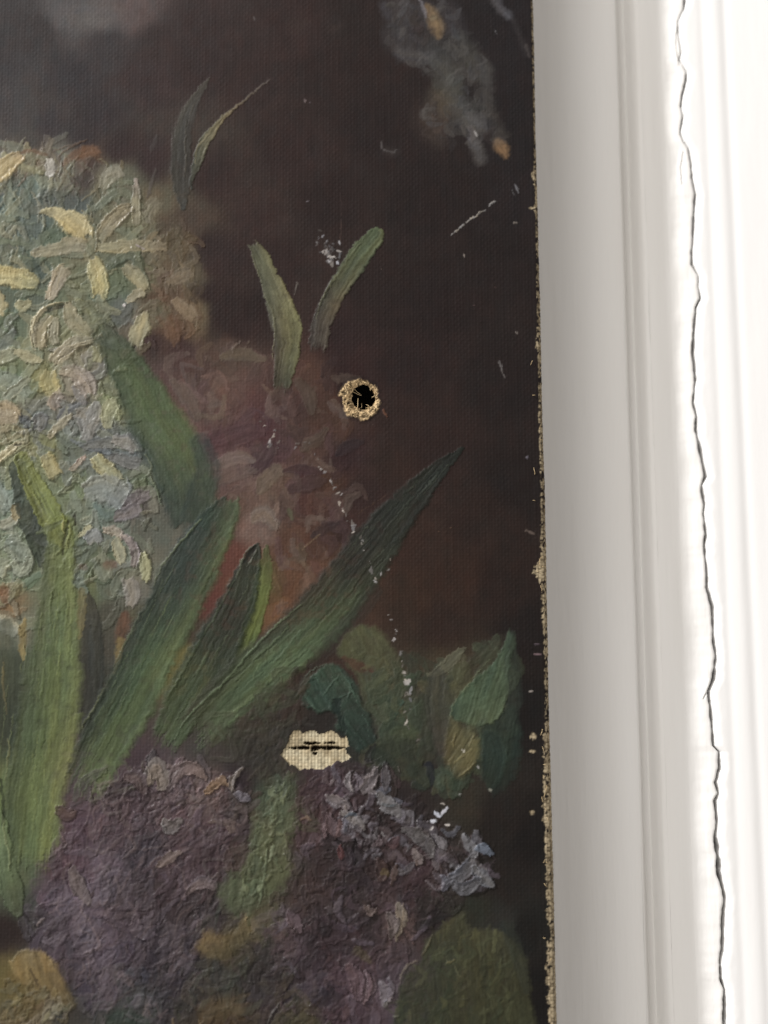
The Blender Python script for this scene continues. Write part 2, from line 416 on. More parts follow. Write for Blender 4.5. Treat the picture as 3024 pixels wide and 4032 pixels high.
# ---- ground colours, window sheen painted in at top left: scattered samples blended smoothly (x, y, r, g, b)
BG = [
 (0,0,68,62,62),(150,120,64,58,58),(400,60,92,87,86),(280,30,86,82,82),(520,40,86,82,81),(430,170,66,60,61),(640,150,60,53,52),(800,100,60,52,51),(300,300,62,56,58),(0,250,66,61,62),(0,400,72,68,69),(60,470,70,66,66),(200,500,64,58,60),(340,530,60,52,53),(480,580,58,49,49),(120,540,76,70,66),(0,520,80,76,74),(600,300,62,54,54),(800,250,58,49,48),
 (1000,300,58,48,46),(1180,100,58,47,45),(1300,300,52,43,41),(1400,80,50,43,41),(1500,500,48,40,39),(1450,250,50,41,39),(1980,300,44,41,42),(2060,150,43,41,43),(2090,500,42,40,41),(2080,800,44,40,41),(1300,800,50,40,38),
 (1700,800,45,38,37),(2000,1000,44,38,37),(1000,850,60,48,45),(850,1050,58,46,44),(830,1160,54,43,41),(860,1250,52,41,39),(900,1180,52,41,39),(950,1280,54,42,40),(840,980,56,46,44),(900,1000,56,45,43),(1010,1200,50,40,38),(1100,1050,54,43,41),(1150,600,56,45,43),(850,700,58,48,46),(600,620,60,50,50),(400,450,60,53,55),(1700,1200,45,37,36),(1500,1150,48,39,37),(2000,1500,43,37,36),
 (1600,1450,48,38,37),(1340,1350,54,41,39),(1700,1750,51,40,37),(2030,1900,44,36,34),(1600,1650,54,42,38),(1550,1850,56,43,37),(1650,2150,62,45,37),(1800,2300,63,45,36),(1620,2350,64,47,36),(1960,2300,52,39,34),(1900,2050,54,41,36),(2070,2500,42,35,33),
 (2080,2800,38,33,31),(2080,3300,36,31,29),(1960,3250,44,37,33),(1950,3500,45,38,34),(2060,3900,34,30,28),(2030,3650,36,33,30),(1750,2450,58,43,36),
 # faded bloom in the middle
 (620,1330,66,54,50),(720,1380,70,56,52),(900,1380,84,72,60),(760,1450,82,68,60),(650,1480,84,72,66),(780,1600,92,80,70),(900,1530,92,76,66),(960,1620,86,64,60),(1000,1700,80,58,60),(850,1740,86,62,62),(760,1700,92,74,68),(1050,1800,74,56,58),
 (1250,1480,80,62,50),(1180,1550,76,60,54),(1270,1620,76,58,46),(1350,1470,56,40,38),(1230,1760,80,64,54),(930,1830,106,92,84),(860,1870,98,82,74),(1000,1800,76,58,62),(1100,1900,92,76,62),(1060,1900,104,92,76),(1200,1890,74,54,54),(1240,1950,78,56,48),
 (1340,1800,60,44,44),(1290,1880,78,60,44),(1010,2060,108,96,84),(900,2000,88,74,60),(1150,2120,88,68,52),(1250,2150,80,60,46),(1260,2250,94,72,52),(1130,2280,96,72,50),(1080,2380,106,82,52),(1180,2380,92,70,50),(1380,2080,62,46,40),(1420,1950,58,44,40),(1350,2230,76,58,44),
 # left flower
 (30,590,98,92,80),(130,620,112,98,78),(60,800,84,92,90),(150,720,96,100,96),(240,640,108,100,96),(260,700,104,98,88),(360,620,96,72,54),(60,950,94,96,94),(160,900,86,92,92),(220,760,88,86,88),(330,720,84,72,66),(400,750,92,84,70),(440,690,98,92,80),
 (470,760,92,84,72),(330,780,80,82,84),(230,930,78,86,72),(430,820,102,94,78),(560,850,104,94,74),(620,820,92,78,64),(680,900,84,68,58),(700,960,88,70,54),(760,880,74,58,52),(60,1010,100,98,84),(120,1030,84,90,80),(300,960,110,102,84),(500,930,98,92,76),
 (60,1180,84,90,80),(150,1150,90,94,86),(330,1090,104,100,80),(460,1100,92,96,78),(560,1080,104,98,78),(640,1080,92,72,58),(740,1080,94,78,64),(680,1180,90,68,54),(760,1240,102,82,64),(680,1290,94,66,50),(620,1170,88,62,48),(600,1230,98,86,70),(480,1200,92,92,90),(420,1150,88,92,80),
 (50,1300,94,98,84),(250,1250,112,106,84),(330,1260,100,98,76),(160,1330,112,104,84),(280,1380,112,104,84),(60,1400,108,110,86),(60,1530,96,104,86),(190,1480,118,110,76),(330,1440,112,98,88),(330,1500,120,106,98),(20,1620,124,108,86),(150,1640,92,92,94),(250,1580,108,98,92),(340,1640,102,98,96),
 (440,1500,104,100,80),(440,1600,118,116,88),(410,1700,100,98,98),(80,1760,108,104,80),(160,1780,112,108,78),(290,1760,100,98,88),(400,1745,88,88,92),(510,1760,98,96,98),(300,1890,106,108,86),(430,1950,100,104,102),(540,1960,86,74,76),(560,1900,90,94,76),(20,1950,106,112,104),
 (30,2100,108,112,98),(40,2250,116,118,98),(20,2350,112,84,60),(100,2200,92,98,80),(330,2060,104,104,92),(420,2100,102,102,96),(600,2080,90,86,80),(420,2200,88,90,72),(500,2200,112,104,92),(430,2300,88,88,78),(510,2330,104,98,94),(560,2420,84,84,64),(430,2420,78,78,66),(60,2460,112,112,94),
 (330,2300,92,92,66),(30,2600,70,76,58),(30,2800,60,66,52),(350,2600,62,64,56),(420,2560,76,74,64),(430,2700,64,64,54),
 # between leaves
 (900,2200,96,64,52),(820,2380,92,60,50),(760,2480,76,66,52),(1040,2300,84,86,48),(700,2600,100,94,52),(950,2650,74,80,54),(1100,2600,72,56,44),(900,2850,66,64,50),(1000,2800,66,54,44),(1150,2750,60,48,40),(1050,2920,56,52,46),(1250,2800,52,46,42),
 (800,2950,70,64,60),(1400,2950,52,52,46),(1550,2950,58,58,46),(1700,2980,52,48,44),(1650,2800,64,64,52),(1750,2650,72,62,46),(1800,2700,72,62,46),(1480,2980,66,58,56),(1350,2600,66,50,42),
 # purple bloom lower left
 (380,3080,92,82,82),(560,3050,84,74,74),(700,3080,96,86,84),(820,3130,104,90,84),(930,3100,70,62,62),(960,3250,72,62,62),(300,3250,92,78,80),(500,3250,92,80,80),(700,3250,96,82,82),(880,3250,92,76,76),(250,3400,92,76,78),(400,3400,94,84,86),(560,3330,74,70,72),
 (700,3400,90,78,78),(860,3400,84,70,70),(150,3550,94,84,88),(300,3550,98,88,92),(480,3550,84,76,76),(650,3550,80,70,68),(800,3580,76,70,68),(200,3700,88,80,82),(400,3750,90,82,86),(550,3750,74,68,70),(700,3700,74,68,68),(350,3900,82,76,80),(550,3950,72,70,70),
 (700,3900,72,68,68),(30,3650,70,60,54),(40,3450,84,94,68),(60,3200,100,112,66),(80,3560,70,78,62),(120,3300,98,108,64),(20,3850,104,94,62),(100,3950,98,90,64),(250,3950,78,74,66),(120,4010,108,102,84),(450,4010,60,70,60),
 (850,3850,64,62,58),(900,3750,80,74,58),(850,3990,86,74,54),(1000,3850,62,58,58),(950,3420,82,72,66),
 # lower right
 (1060,3150,72,80,62),(1000,3250,84,80,58),(960,3450,78,82,60),(1020,3600,84,78,58),(1120,3450,72,62,54),(1200,3100,72,58,58),(1300,3120,80,64,66),(1250,3250,78,62,60),(1380,3350,46,42,42),(1300,3420,62,52,50),(1200,3500,72,60,56),(1400,3480,56,48,46),
 (1500,3350,62,50,48),(1560,3400,66,54,50),(1600,3200,56,48,46),(1700,3100,54,50,44),(1800,3150,58,52,42),(1650,3450,70,56,56),(1450,3620,60,52,50),(1300,3560,64,54,52),(1100,3650,82,68,68),(1150,3750,70,60,62),(1050,3780,58,54,54),(1250,3700,62,52,54),
 (1380,3700,66,54,56),(1550,3620,88,76,72),(1600,3560,70,58,58),(1700,3620,52,46,44),(1750,3500,60,54,48),(1100,3900,58,52,56),(1250,3900,60,52,56),(1350,3850,82,68,72),(1400,3980,80,68,72),(1300,3980,76,62,66),(1180,4000,78,78,54),(1500,3900,90,82,86),(1850,3600,50,50,40),(1980,3650,52,52,48)]
BG = np.array(BG, float)
bu, bv = P(BG[:, 0], BG[:, 1])
bx_, by_ = BG[:, 0], BG[:, 1]
mid_ = (bx_ >= 620) & (bx_ <= 1420) & (by_ >= 1330) & (by_ <= 2420)
flo_ = (bx_ <= 800) & (by_ >= 640) & (by_ <= 2360) & ~mid_
pur_ = (by_ >= 3040) & (bx_ < 1000) & (BG[:, 2] > BG[:, 3] + 3)
mau_ = (by_ >= 3060) & (bx_ >= 1100) & (bx_ <= 1720)
gro_ = ~(mid_ | flo_ | pur_ | mau_) & (by_ < 2560) & (bx_ > 450)
BG[gro_, 2:5] *= np.where((by_[gro_] > 1850)[:, None], np.array([1.0, .97, .97]), np.array([1.06, .96, .95]))
BG[mid_, 2:5] *= np.array([1.05, .95, .97])
BG[flo_, 2:5] = BG[flo_, 2:5] * np.array([1.0, 1.06, 1.0]) + 3
BG[pur_, 2:5] = (BG[pur_, 2:5] - 82) * 1.35 + 78 + np.array([-7, -7, -2])
BG[mau_, 2:5] *= np.array([.98, .93, .97])
bc = A(BG[:, 2:5])
# blend on a coarse lattice, warped so that the transitions look brushed
step = 5
uu = us[::step]; vv = vs[::step]
uu = np.r_[uu, us[-1]] if uu[-1] != us[-1] else uu
vv = np.r_[vv, vs[-1]] if vv[-1] != vs[-1] else vv
GU, GV = np.meshgrid(uu, vv)
WU = GU + 2.2 * (fbm(GU / 4.5, GV / 6, 91) - .5); WV = GV + 3.0 * (fbm(GU / 4.5, GV / 6, 92) - .5)
num = np.zeros(GU.shape + (3,)); den = np.zeros(GU.shape)
for k in range(len(bu)):
    d2 = (WU - bu[k]) ** 2 + (WV - bv[k]) ** 2
    wk = 1.0 / (d2 + 1.2) ** 2.2
    num += wk[..., None] * bc[k]; den += wk
num /= den[..., None]
iu = np.interp(us, uu, np.arange(len(uu))); iv = np.interp(vs, vv, np.arange(len(vv)))
i0 = np.minimum(iu.astype(int), len(uu) - 2); fu = (iu - i0)[None, :, None]
j0 = np.minimum(iv.astype(int), len(vv) - 2); fv = (iv - j0)[:, None, None]
COL = (num[j0][:, i0] * (1 - fu) + num[j0][:, i0 + 1] * fu) * (1 - fv) + (num[j0 + 1][:, i0] * (1 - fu) + num[j0 + 1][:, i0 + 1] * fu) * fv
# thin scumbled ground: colour breaks over the thread tops, vertical brushing
n1 = fbm(U / .5, V / 5.5, 101); n2 = fbm(U / 2.2, V / 2.2, 102, 4)
COL *= (1 + .10 * (n1 - .5) + .34 * (n2 - .5) + .10 * (WEAVE - .45))[..., None]
warm = (fbm(U / 1.6, V / 2.4, 103) - .5)[..., None]
COL *= 1 + warm * np.array([.20, -.04, -.12])
H += .02 * (n1 - .5) + .05 * (n2 - .5)

RNG = np.random.default_rng(11)
SEED = [500]

def pal_lookup(pal, t, q):
    """pal (K along, J across, 3)"""
    pal = np.asarray(pal, float)
    if pal.ndim == 1: return np.broadcast_to(pal, t.shape + (3,))
    if pal.ndim == 2: pal = pal[:, None, :]
    K, J = pal.shape[:2]
    a = np.clip(t, 0, 1) * (K - 1); i = np.minimum(a.astype(int), max(K - 2, 0)); fa = (a - i)[..., None]
    b_ = (np.clip(q, -1, 1) * .5 + .5) * (J - 1); j = np.minimum(b_.astype(int), max(J - 2, 0)); fb = (b_ - j)[..., None]
    i1 = np.minimum(i + 1, K - 1); j1 = np.minimum(j + 1, J - 1)
    return (pal[i, j] * (1 - fb) + pal[i, j1] * fb) * (1 - fa) + (pal[i1, j] * (1 - fb) + pal[i1, j1] * fb) * fa

def stroke(pts, pal, h=.10, alpha=1.0, bristle=.38, streak=.35, ragged=.10, soft=.10, edge=.6, dry=0.0, fade=(0.0, 0.0),
           part=None, cover=.7, gloss=None, mm=False, linear=False, endblob=0.0, jit=.2, warp=.17):
    """one loaded brush stroke: colour, relief and bristle furrows along its path.
    pts (x, y, width) in photo pixels; palette grid of sRGB, across = left .. right of travel direction"""
    pts = np.asarray(pts, float)
    SEED[0] += 7; sd = SEED[0]
    if mm: p = pts.copy()
    else:
        pu_, pv_ = P(pts[:, 0], pts[:, 1]); p = np.stack([pu_, pv_, pts[:, 2] * PXMM], 1)
    if len(p) > 2: p = smooth_curve(p, 7 * (len(p) - 1))
    r = np.maximum(p[:, 2], .05) / 2
    m = r.max() * 1.25 + .15
    a0, a1_ = np.searchsorted(us, [p[:, 0].min() - m, p[:, 0].max() + m])
    b0, b1_ = np.searchsorted(vs, [p[:, 1].min() - m, p[:, 1].max() + m])
    if a1_ - a0 < 2 or b1_ - b0 < 2: return
    sl = (slice(b0, b1_), slice(a0, a1_))
    u = U[sl]; v = V[sl]
    seg = np.hypot(np.diff(p[:, 0]), np.diff(p[:, 1])); L = np.r_[0, np.cumsum(seg)]; tot = L[-1] + 1e-9
    best = np.full(u.shape, 1e9); tt = np.zeros(u.shape); ss = np.zeros(u.shape); rr = np.full(u.shape, .1)
    wa = warp * np.minimum(1.0, r.max() * .9)
    wu = u + wa * (2 * fbm(u / 1.3, v / 1.3, sd + 11, 2) - 1) + wa * .45 * (2 * vn(u / .38, v / .38, sd + 12) - 1)
    wv2 = v + wa * (2 * fbm(u / 1.3, v / 1.3, sd + 13, 2) - 1) + wa * .45 * (2 * vn(u / .38, v / .38, sd + 14) - 1)
    for k in range(len(p) - 1):
        ax, ay = p[k, 0], p[k, 1]; dx, dy = p[k + 1, 0] - ax, p[k + 1, 1] - ay
        l2 = dx * dx + dy * dy + 1e-12
        f = np.clip(((wu - ax) * dx + (wv2 - ay) * dy) / l2, 0, 1)
        ex = wu - ax - f * dx; ey = wv2 - ay - f * dy
        rk = r[k] + f * (r[k + 1] - r[k])
        d = np.hypot(ex, ey)
        sc = d / rk
        mk = sc < best
        best = np.where(mk, sc, best)
        tt = np.where(mk, L[k] + f * seg[k], tt)
        sgn = np.sign(ey * dx - ex * dy)         # + = left of travel
        ss = np.where(mk, -d * sgn, ss); rr = np.where(mk, rk, rr)
    rg = 1 + ragged * 2 * (fbm(tt / .8 + sd, np.sign(ss) * 3.3, sd, 2) - .5)
    q = best / np.maximum(rg, .3)
    e = np.maximum(soft, .13 / np.maximum(rr, .1))
    lay(sl, u, v, sd, q, e, tt, tt / tot, ss, np.clip(ss / rr, -1, 1), rr, tot, pal, h, alpha, bristle, streak, edge, dry, fade, part, cover, gloss, linear, endblob, jit)

def lay(sl, u, v, sd, q, e, tt, tn, ss, qa, rr, tot, pal, h, alpha, bristle, streak, edge, dry, fade, part, cover, gloss, linear, endblob, jit):
    """lay wet paint into the raster: q = 1 at the outline"""
    br = fbm(ss / bristle + sd, tt / 7.0, sd + 2, 2)
    br2 = vn(ss / (bristle * .45) + sd, tt / 4.0, sd + 3)
    furrow = .6 * br + .4 * br2
    al = 1 - sst(1 - e, 1 + e * .5, q + .35 * e * (furrow - .5) + np.minimum(.5, .22 / np.maximum(rr if rr is not None else 2.0, .25)) * (fbm(u / .42, v / .42, sd + 15, 2) - .5))
    al = al * (1 - .22 * sst(.5, .8, fbm(u / 1.1, v / 1.1, sd + 8, 2)))
    if dry > 0 or fade[0] > 0 or fade[1] > 0:
        th = np.full(u.shape, dry * .8)
        if fade[0] > 0: th = np.maximum(th, 1.15 * (1 - sst(0, fade[0], tn)))
        if fade[1] > 0: th = np.maximum(th, 1.15 * sst(1 - fade[1], 1, tn))
        g_ = .62 * furrow + .28 * fbm(u / .9, v / .9, sd + 9, 3) + .10 * WEAVE[sl]
        al = al * sst(th - .30, th + .16, g_ + .08)
    al = al * alpha
    c = pal_lookup(pal if linear else A(pal), tn, qa)
    c = c * (1 + streak * 2 * (furrow - .5) + jit * (vn(u / .8, v / .8, sd + 4) - .5) + .42 * (fbm(u / 1.7, v / 1.7, sd + 5, 3) - .5))[..., None]
    c = c * (1 + (vn(ss / 1.1 + sd, tt / 9., sd + 6) - .5)[..., None] * np.array([.14, .02, -.18]))
    under = COL[sl]
    c = c * .88 + under * .12
    COL[sl] = under * (1 - al[..., None]) + np.maximum(c, .002) * al[..., None]
    inter = sst(.35, .7, vn(tt / 1.4 + sd, np.sign(ss) * 2.7, sd + 7))
    hs = h * (.35 + 1.1 * (furrow - .15)) + edge * inter * h * np.exp(-((q - .86) / .13) ** 2) + endblob * h * np.exp(-((tn - .96) / .05) ** 2)
    H[sl] = H[sl] * (1 - .45 * al) + hs * al
    WA[sl] = WA[sl] * (1 - cover * al)
    on = al > .4
    ACF[sl] = np.where(on, ss + (sd % 97) * 1.37, ACF[sl]); ALF[sl] = np.where(on, tt + (sd % 89) * 3.1, ALF[sl])
    gg = gloss if gloss is not None else min(.9, .45 + h * 2.2)
    GL[sl] = GL[sl] * (1 - al) + gg * al
    if part is not None: PART[sl] = np.where(al > .45, part, PART[sl])

def patch(poly, pal, ang=1.6, h=.1, alpha=1.0, bristle=.36, streak=.25, soft=.5, edge=.4, dry=0.0, part=None, cover=.7, gloss=None, warp=.28, jit=.2):
    """a brushed-in shape with an outline in photo pixels; ang = brush direction (photo axes), soft in mm"""
    SEED[0] += 7; sd = SEED[0]
    poly = np.asarray(poly, float)
    gu, gv = P(poly[:, 0], poly[:, 1])
    cl = smooth_curve(np.stack([np.r_[gu, gu[0]], np.r_[gv, gv[0]]], 1), 4 * len(gu)); gu, gv = cl[:, 0], cl[:, 1]
    m = .8
    a0, a1_ = np.searchsorted(us, [gu.min() - m, gu.max() + m]); b0, b1_ = np.searchsorted(vs, [gv.min() - m, gv.max() + m])
    sl = (slice(b0, b1_), slice(a0, a1_)); u = U[sl]; v = V[sl]
    wu = u + warp * (2 * fbm(u / 1.4, v / 1.4, sd + 11, 2) - 1) + warp * .5 * (2 * vn(u / .4, v / .4, sd + 12) - 1)
    wv2 = v + warp * (2 * fbm(u / 1.4, v / 1.4, sd + 13, 2) - 1) + warp * .5 * (2 * vn(u / .4, v / .4, sd + 14) - 1)
    dmin = np.full(u.shape, 1e9); ins = np.zeros(u.shape, bool); j = len(gu) - 1
    for i in range(len(gu)):
        dx, dy = gu[i] - gu[j], gv[i] - gv[j]
        f = np.clip(((wu - gu[j]) * dx + (wv2 - gv[j]) * dy) / (dx * dx + dy * dy + 1e-12), 0, 1)
        dmin = np.minimum(dmin, np.hypot(wu - gu[j] - f * dx, wv2 - gv[j] - f * dy))
        ins ^= ((gv[i] > wv2) != (gv[j] > wv2)) & (wu < (gu[j] - gu[i]) * (wv2 - gv[i]) / (gv[j] - gv[i] + 1e-12) + gu[i]); j = i
    sdist = np.where(ins, dmin, -dmin)
    R_ = 2.0
    q = 1 - sdist / R_
    cs, sn = math.cos(ang), -math.sin(ang)
    tt = (u - gu.mean()) * cs + (v - gv.mean()) * sn; ss = (u - gu.mean()) * sn - (v - gv.mean()) * cs
    t0, t1 = ((gu - gu.mean()) * cs + (gv - gv.mean()) * sn).min(), ((gu - gu.mean()) * cs + (gv - gv.mean()) * sn).max()
    s0, s1 = ((gu - gu.mean()) * sn - (gv - gv.mean()) * cs).min(), ((gu - gu.mean()) * sn - (gv - gv.mean()) * cs).max()
    lay(sl, u, v, sd, q, soft / R_, tt - t0, (tt - t0) / (t1 - t0), ss, (ss - s0) / (s1 - s0) * 2 - 1, None, t1 - t0, pal, h, alpha, bristle, streak, edge, dry, (0, 0), part, cover, gloss, False, 0, jit)

def ridge(pts, c, w=9, h=.28, part=None, alpha=.9):
    """a narrow standing ridge of paint, tapered, picking up some of the colour it was pushed out of"""
    n = len(pts); mid = pts[n // 2]
    pu_, pv_ = P(*mid)
    ci = int(np.clip(np.searchsorted(us, pu_), 0, NU - 1)); ri = int(np.clip(np.searchsorted(vs, pv_), 0, NV - 1))
    cc = .5 * A(c) + .5 * np.minimum(COL[ri, ci] * 1.5, .6)
    prof = np.interp(np.linspace(0, 1, n), [0, .35, .75, 1], [.45, 1.0, .8, .3]) if n > 2 else np.array([.9, .5])
    stroke([(x + RNG.normal(0, 2), y + RNG.normal(0, 2), w * k_ * RNG.uniform(.8, 1.25)) for (x, y), k_ in zip(pts, prof)], cc, h=h, alpha=alpha * .8, bristle=.5, streak=.12, edge=0, ragged=.5, soft=.7, part=part, cover=.9, gloss=.9, linear=True, warp=.12)

def dabs(poly, n, ln, wd, h, jit=.25, ang=None, spread=3.1, part=None, alpha=.8, tint=None, tintp=.0, edge=.8, bright=1.06):
    """small impasto dabs over a region, each taking up the wet colour underneath it"""
    poly = np.asarray(poly, float)
    for _ in range(n):
        for _t in range(30):
            x = RNG.uniform(poly[:, 0].min(), poly[:, 0].max()); y = RNG.uniform(poly[:, 1].min(), poly[:, 1].max())
            ins = False; j = len(poly) - 1
            for i in range(len(poly)):
                if (poly[i, 1] > y) != (poly[j, 1] > y) and x < (poly[j, 0] - poly[i, 0]) * (y - poly[i, 1]) / (poly[j, 1] - poly[i, 1]) + poly[i, 0]: ins = not ins
                j = i
            if ins: break
        else: continue
        l = ln * RNG.uniform(.5, 1.5); wv = wd * RNG.uniform(.55, 1.5)
        a = RNG.uniform(0, 2 * math.pi) if ang is None else ang + RNG.normal(0, spread)
        bend = RNG.normal(0, .35)
        d1 = np.array([math.cos(a), math.sin(a)]); nrm = np.array([-d1[1], d1[0]])
        pc_ = np.array([x, y])
        q0 = pc_ - d1 * l / 2; q2 = pc_ + d1 * l / 2; q1 = pc_ + nrm * bend * l
        pu_, pv_ = P(x, y)
        ci = int(np.clip(np.searchsorted(us, pu_), 0, NU - 1)); ri = int(np.clip(np.searchsorted(vs, pv_), 0, NV - 1))
        c = COL[ri, ci] * bright * (1 + RNG.normal(0, jit)) * (1 + RNG.normal(0, .03, 3))
        if tint is not None and RNG.random() < tintp:
            c = .45 * c + .55 * A(tint[RNG.integers(len(tint))]) * (1 + RNG.normal(0, .12))
        c = np.clip(c, .003, .7)
        stroke([(*q0, wv * .6), (*q1, wv), (*q2, wv * .5)], c, h=h * RNG.uniform(.5, 1.6), alpha=alpha, bristle=.28, streak=.22, ragged=.22, soft=.22, edge=edge,
               part=part, cover=.8, linear=True, endblob=RNG.uniform(0, 1.0))

def blot(x, y, w_, h_, c, alpha=.7, soft=.7, a=0.0, part=None, hh=.03):
    """soft rubbed patch"""
    dx, dy = math.cos(a), math.sin(a)
    L_ = max(h_ - w_, 2) / 2
    stroke([(x - dx * L_, y - dy * L_, w_ * .9), (x, y, w_), (x + dx * L_, y + dy * L_, w_ * .9)], c, h=hh, alpha=alpha, soft=soft, streak=.2, ragged=.25, edge=0, part=part, cover=.25, bristle=.5)

VERT = math.pi / 2
# ---------------------------------------------------------------- ground: grey bloom top right, smudges
blot(400, 50, 170, 300, (92, 87, 86), .5, .9, 0)
for x, y, w_, h_, c, al, a in [
    (1600, 40, 130, 190, (78, 76, 80), .75, 1.4), (1590, 140, 130, 170, (76, 74, 76), .8, 1.5), (1530, 40, 50, 100, (76, 73, 76), .7, 1.2),
    (1690, 60, 90, 150, (76, 74, 76), .75, 1.3), (1790, 90, 90, 190, (76, 74, 78), .7, 1.25),
    (1650, 220, 70, 200, (90, 88, 88), .85, .15), (1730, 190, 130, 200, (72, 73, 74), .8, .6), (1840, 200, 110, 170, (80, 80, 78), .75, .9),
    (1770, 290, 120, 190, (90, 90, 86), .85, 1.0), (1890, 270, 110, 170, (80, 78, 74), .8, 1.3), (1925, 350, 60, 220, (84, 81, 77), .75, 1.6),
    (1800, 360, 90, 150, (78, 80, 76), .75, 1.2), (1760, 400, 120, 180, (94, 86, 72), .8, 1.2), (1720, 470, 150, 190, (80, 68, 60), .75, 1.3), (1740, 540, 80, 110, (76, 65, 58), .7, 1.5),
    (1850, 450, 110, 160, (86, 86, 82), .8, .8), (1880, 490, 80, 120, (102, 98, 95), .8, .5), (1890, 590, 55, 130, (96, 93, 92), .85, 1.3), (1870, 540, 40, 90, (92, 89, 89), .7, 1.1),
    (1950, 480, 80, 160, (74, 71, 69), .7, 1.0), (1980, 540, 60, 90, (82, 74, 66), .7, 1.2),
    (1970, 10, 45, 120, (96, 93, 96), .75, 1.1), (2010, 60, 40, 60, (104, 101, 103), .75, .9), (2060, 150, 30, 180, (66, 63, 66), .5, 1.2), (2090, 205, 16, 60, (86, 82, 84), .6, 1.3),
    (1330, 100, 80, 90, (72, 57, 53), .5, 0), (1180, 100, 100, 120, (70, 56, 52), .5, 0), (1550, 600, 40, 70, (72, 67, 66), .45, .3)]:
    blot(x, y, w_ * 1.1, h_, c, al * .8, .95, a)
sm = new_part('grey_bloom', 'smoky grey scumbled bloom')
for x, y, w_, h_ in [(1640, 120, 220, 320), (1780, 290, 180, 330), (1800, 430, 200, 300)]:
    pass
dabs([(1540, 0), (1780, 0), (1900, 220), (1950, 450), (1990, 560), (1860, 620), (1700, 520), (1700, 300), (1560, 240)], 130, 50, 26, .05, .16, None, 1.2, sm, .5, [(92, 90, 88), (76, 74, 74), (60, 56, 56)], .5, .2)
stroke([(1700, 30, 40), (1720, 70, 62), (1735, 110, 66), (1740, 140, 40)], (130, 108, 78), h=.06, alpha=.75, soft=.7, part=sm, jit=.5)
blot(1720, 70, 30, 40, (118, 104, 78), .7, .6)
stroke([(1665, 0, 14), (1685, 45, 20), (1690, 70, 10)], (112, 108, 112), h=.06, alpha=.7, soft=.5)
stroke([(1968, 560, 34), (1985, 585, 62), (2000, 608, 40)], [(124, 104, 82), (140, 110, 78), (132, 104, 74)], h=.06, alpha=.8, soft=.7, part=sm)
stroke([(1880, 520, 10), (1890, 535, 12)], (165, 162, 160), h=.1)
stroke([(1512, 560, 8), (1518, 590, 9), (1560, 600, 9), (1572, 590, 6)], (92, 86, 84), h=.05, alpha=.7, soft=.5)

# ---------------------------------------------------------------- top grasses
gl = new_part('painted_grass', 'thin dry grass blades sketched over the dark ground')
stroke([(838, 300, 8), (800, 355, 30), (755, 440, 62), (728, 540, 84), (722, 660, 92), (722, 740, 70), (730, 810, 24)], [[(84, 80, 72), (76, 74, 68)], [(74, 72, 68), (80, 78, 66)], [(62, 60, 56), (72, 72, 64)], [(58, 60, 58), (64, 66, 60)], [(60, 64, 62), (58, 60, 56)]], h=.10, alpha=.8, dry=.28, part=gl, bristle=.5, soft=.3)
ridge([(742, 470), (736, 560), (740, 640), (738, 690)], (102, 98, 84), 7, .2, gl, .8)
ridge([(690, 520), (682, 590)], (92, 88, 78), 6, .14, gl, .7)
ridge([(795, 370), (770, 420), (748, 500)], (100, 96, 84), 7, .14, gl, .7)
stroke([(1074, 312, 6), (1020, 352, 9), (950, 410, 12), (890, 462, 22), (850, 510, 34), (812, 560, 46), (790, 620, 44), (768, 680, 26), (760, 740, 8)], [[(112, 98, 88), (100, 88, 80)], [(118, 106, 90), (96, 88, 76)], [(134, 124, 92), (96, 92, 70)], [(96, 94, 72), (74, 76, 60)], [(66, 68, 60), (60, 62, 56)]], h=.12, part=gl, bristle=.4, streak=.45)
ridge([(905, 445), (850, 495), (812, 545), (788, 585), (776, 640)], (150, 138, 104), 9, .26, gl)
ridge([(822, 575), (806, 615)], (138, 132, 100), 7, .2, gl, .8)
stroke([(622, 660, 8), (605, 720, 14), (592, 770, 10)], (88, 80, 74), h=.08, alpha=.75, soft=.4)
stroke([(630, 525, 10), (612, 570, 24), (602, 588, 12)], (76, 68, 64), h=.04, alpha=.6, soft=.6)

# ---------------------------------------------------------------- left flower (pale yellow, green and lilac)
fl = new_part('painted_flower', 'pale yellow, green and lilac flower head with thick petals')
fpoly = [(-260, 640), (0, 560), (130, 560), (330, 590), (470, 660), (560, 740), (700, 850), (760, 950), (780, 1100), (790, 1260), (700, 1330), (600, 1360), (450, 1350), (480, 1560), (560, 1700), (640, 1950), (620, 2150), (560, 2360), (430, 2480), (330, 2350), (100, 2480), (-260, 2480)]
# vertical wiry brushing at the top left
dabs([(-200, 650), (130, 600), (430, 640), (480, 780), (300, 900), (0, 1000), (-200, 1000)], 150, 120, 13, .12, .14, VERT, .16, fl, .7, [(150, 144, 112), (112, 118, 96), (84, 96, 82)], .6, .4)
dabs(fpoly, 240, 100, 40, .12, .10, None, 3, fl, .6)
dabs([(-200, 1200), (560, 1250), (480, 1560), (560, 1700), (640, 1950), (560, 2360), (330, 2350), (100, 2400), (-200, 2480)], 190, 80, 26, .20, .12, None, 3, fl, .65, [(146, 142, 116), (116, 116, 114), (124, 130, 110)], .3)
dabs([(560, 840), (760, 900), (790, 1250), (690, 1340), (610, 1250)], 90, 70, 22, .07, .2, VERT, .5, fl, .6, [(104, 80, 60), (92, 68, 54), (112, 100, 80)], .35)
dabs([(-200, 640), (130, 590), (420, 650), (560, 800), (600, 1000), (500, 1250), (200, 1350), (-200, 1350)], 80, 125, 38, .14, .14, None, 3, fl, .75, [(138, 134, 104), (122, 126, 100), (104, 114, 94), (146, 136, 100)], .75, .4)
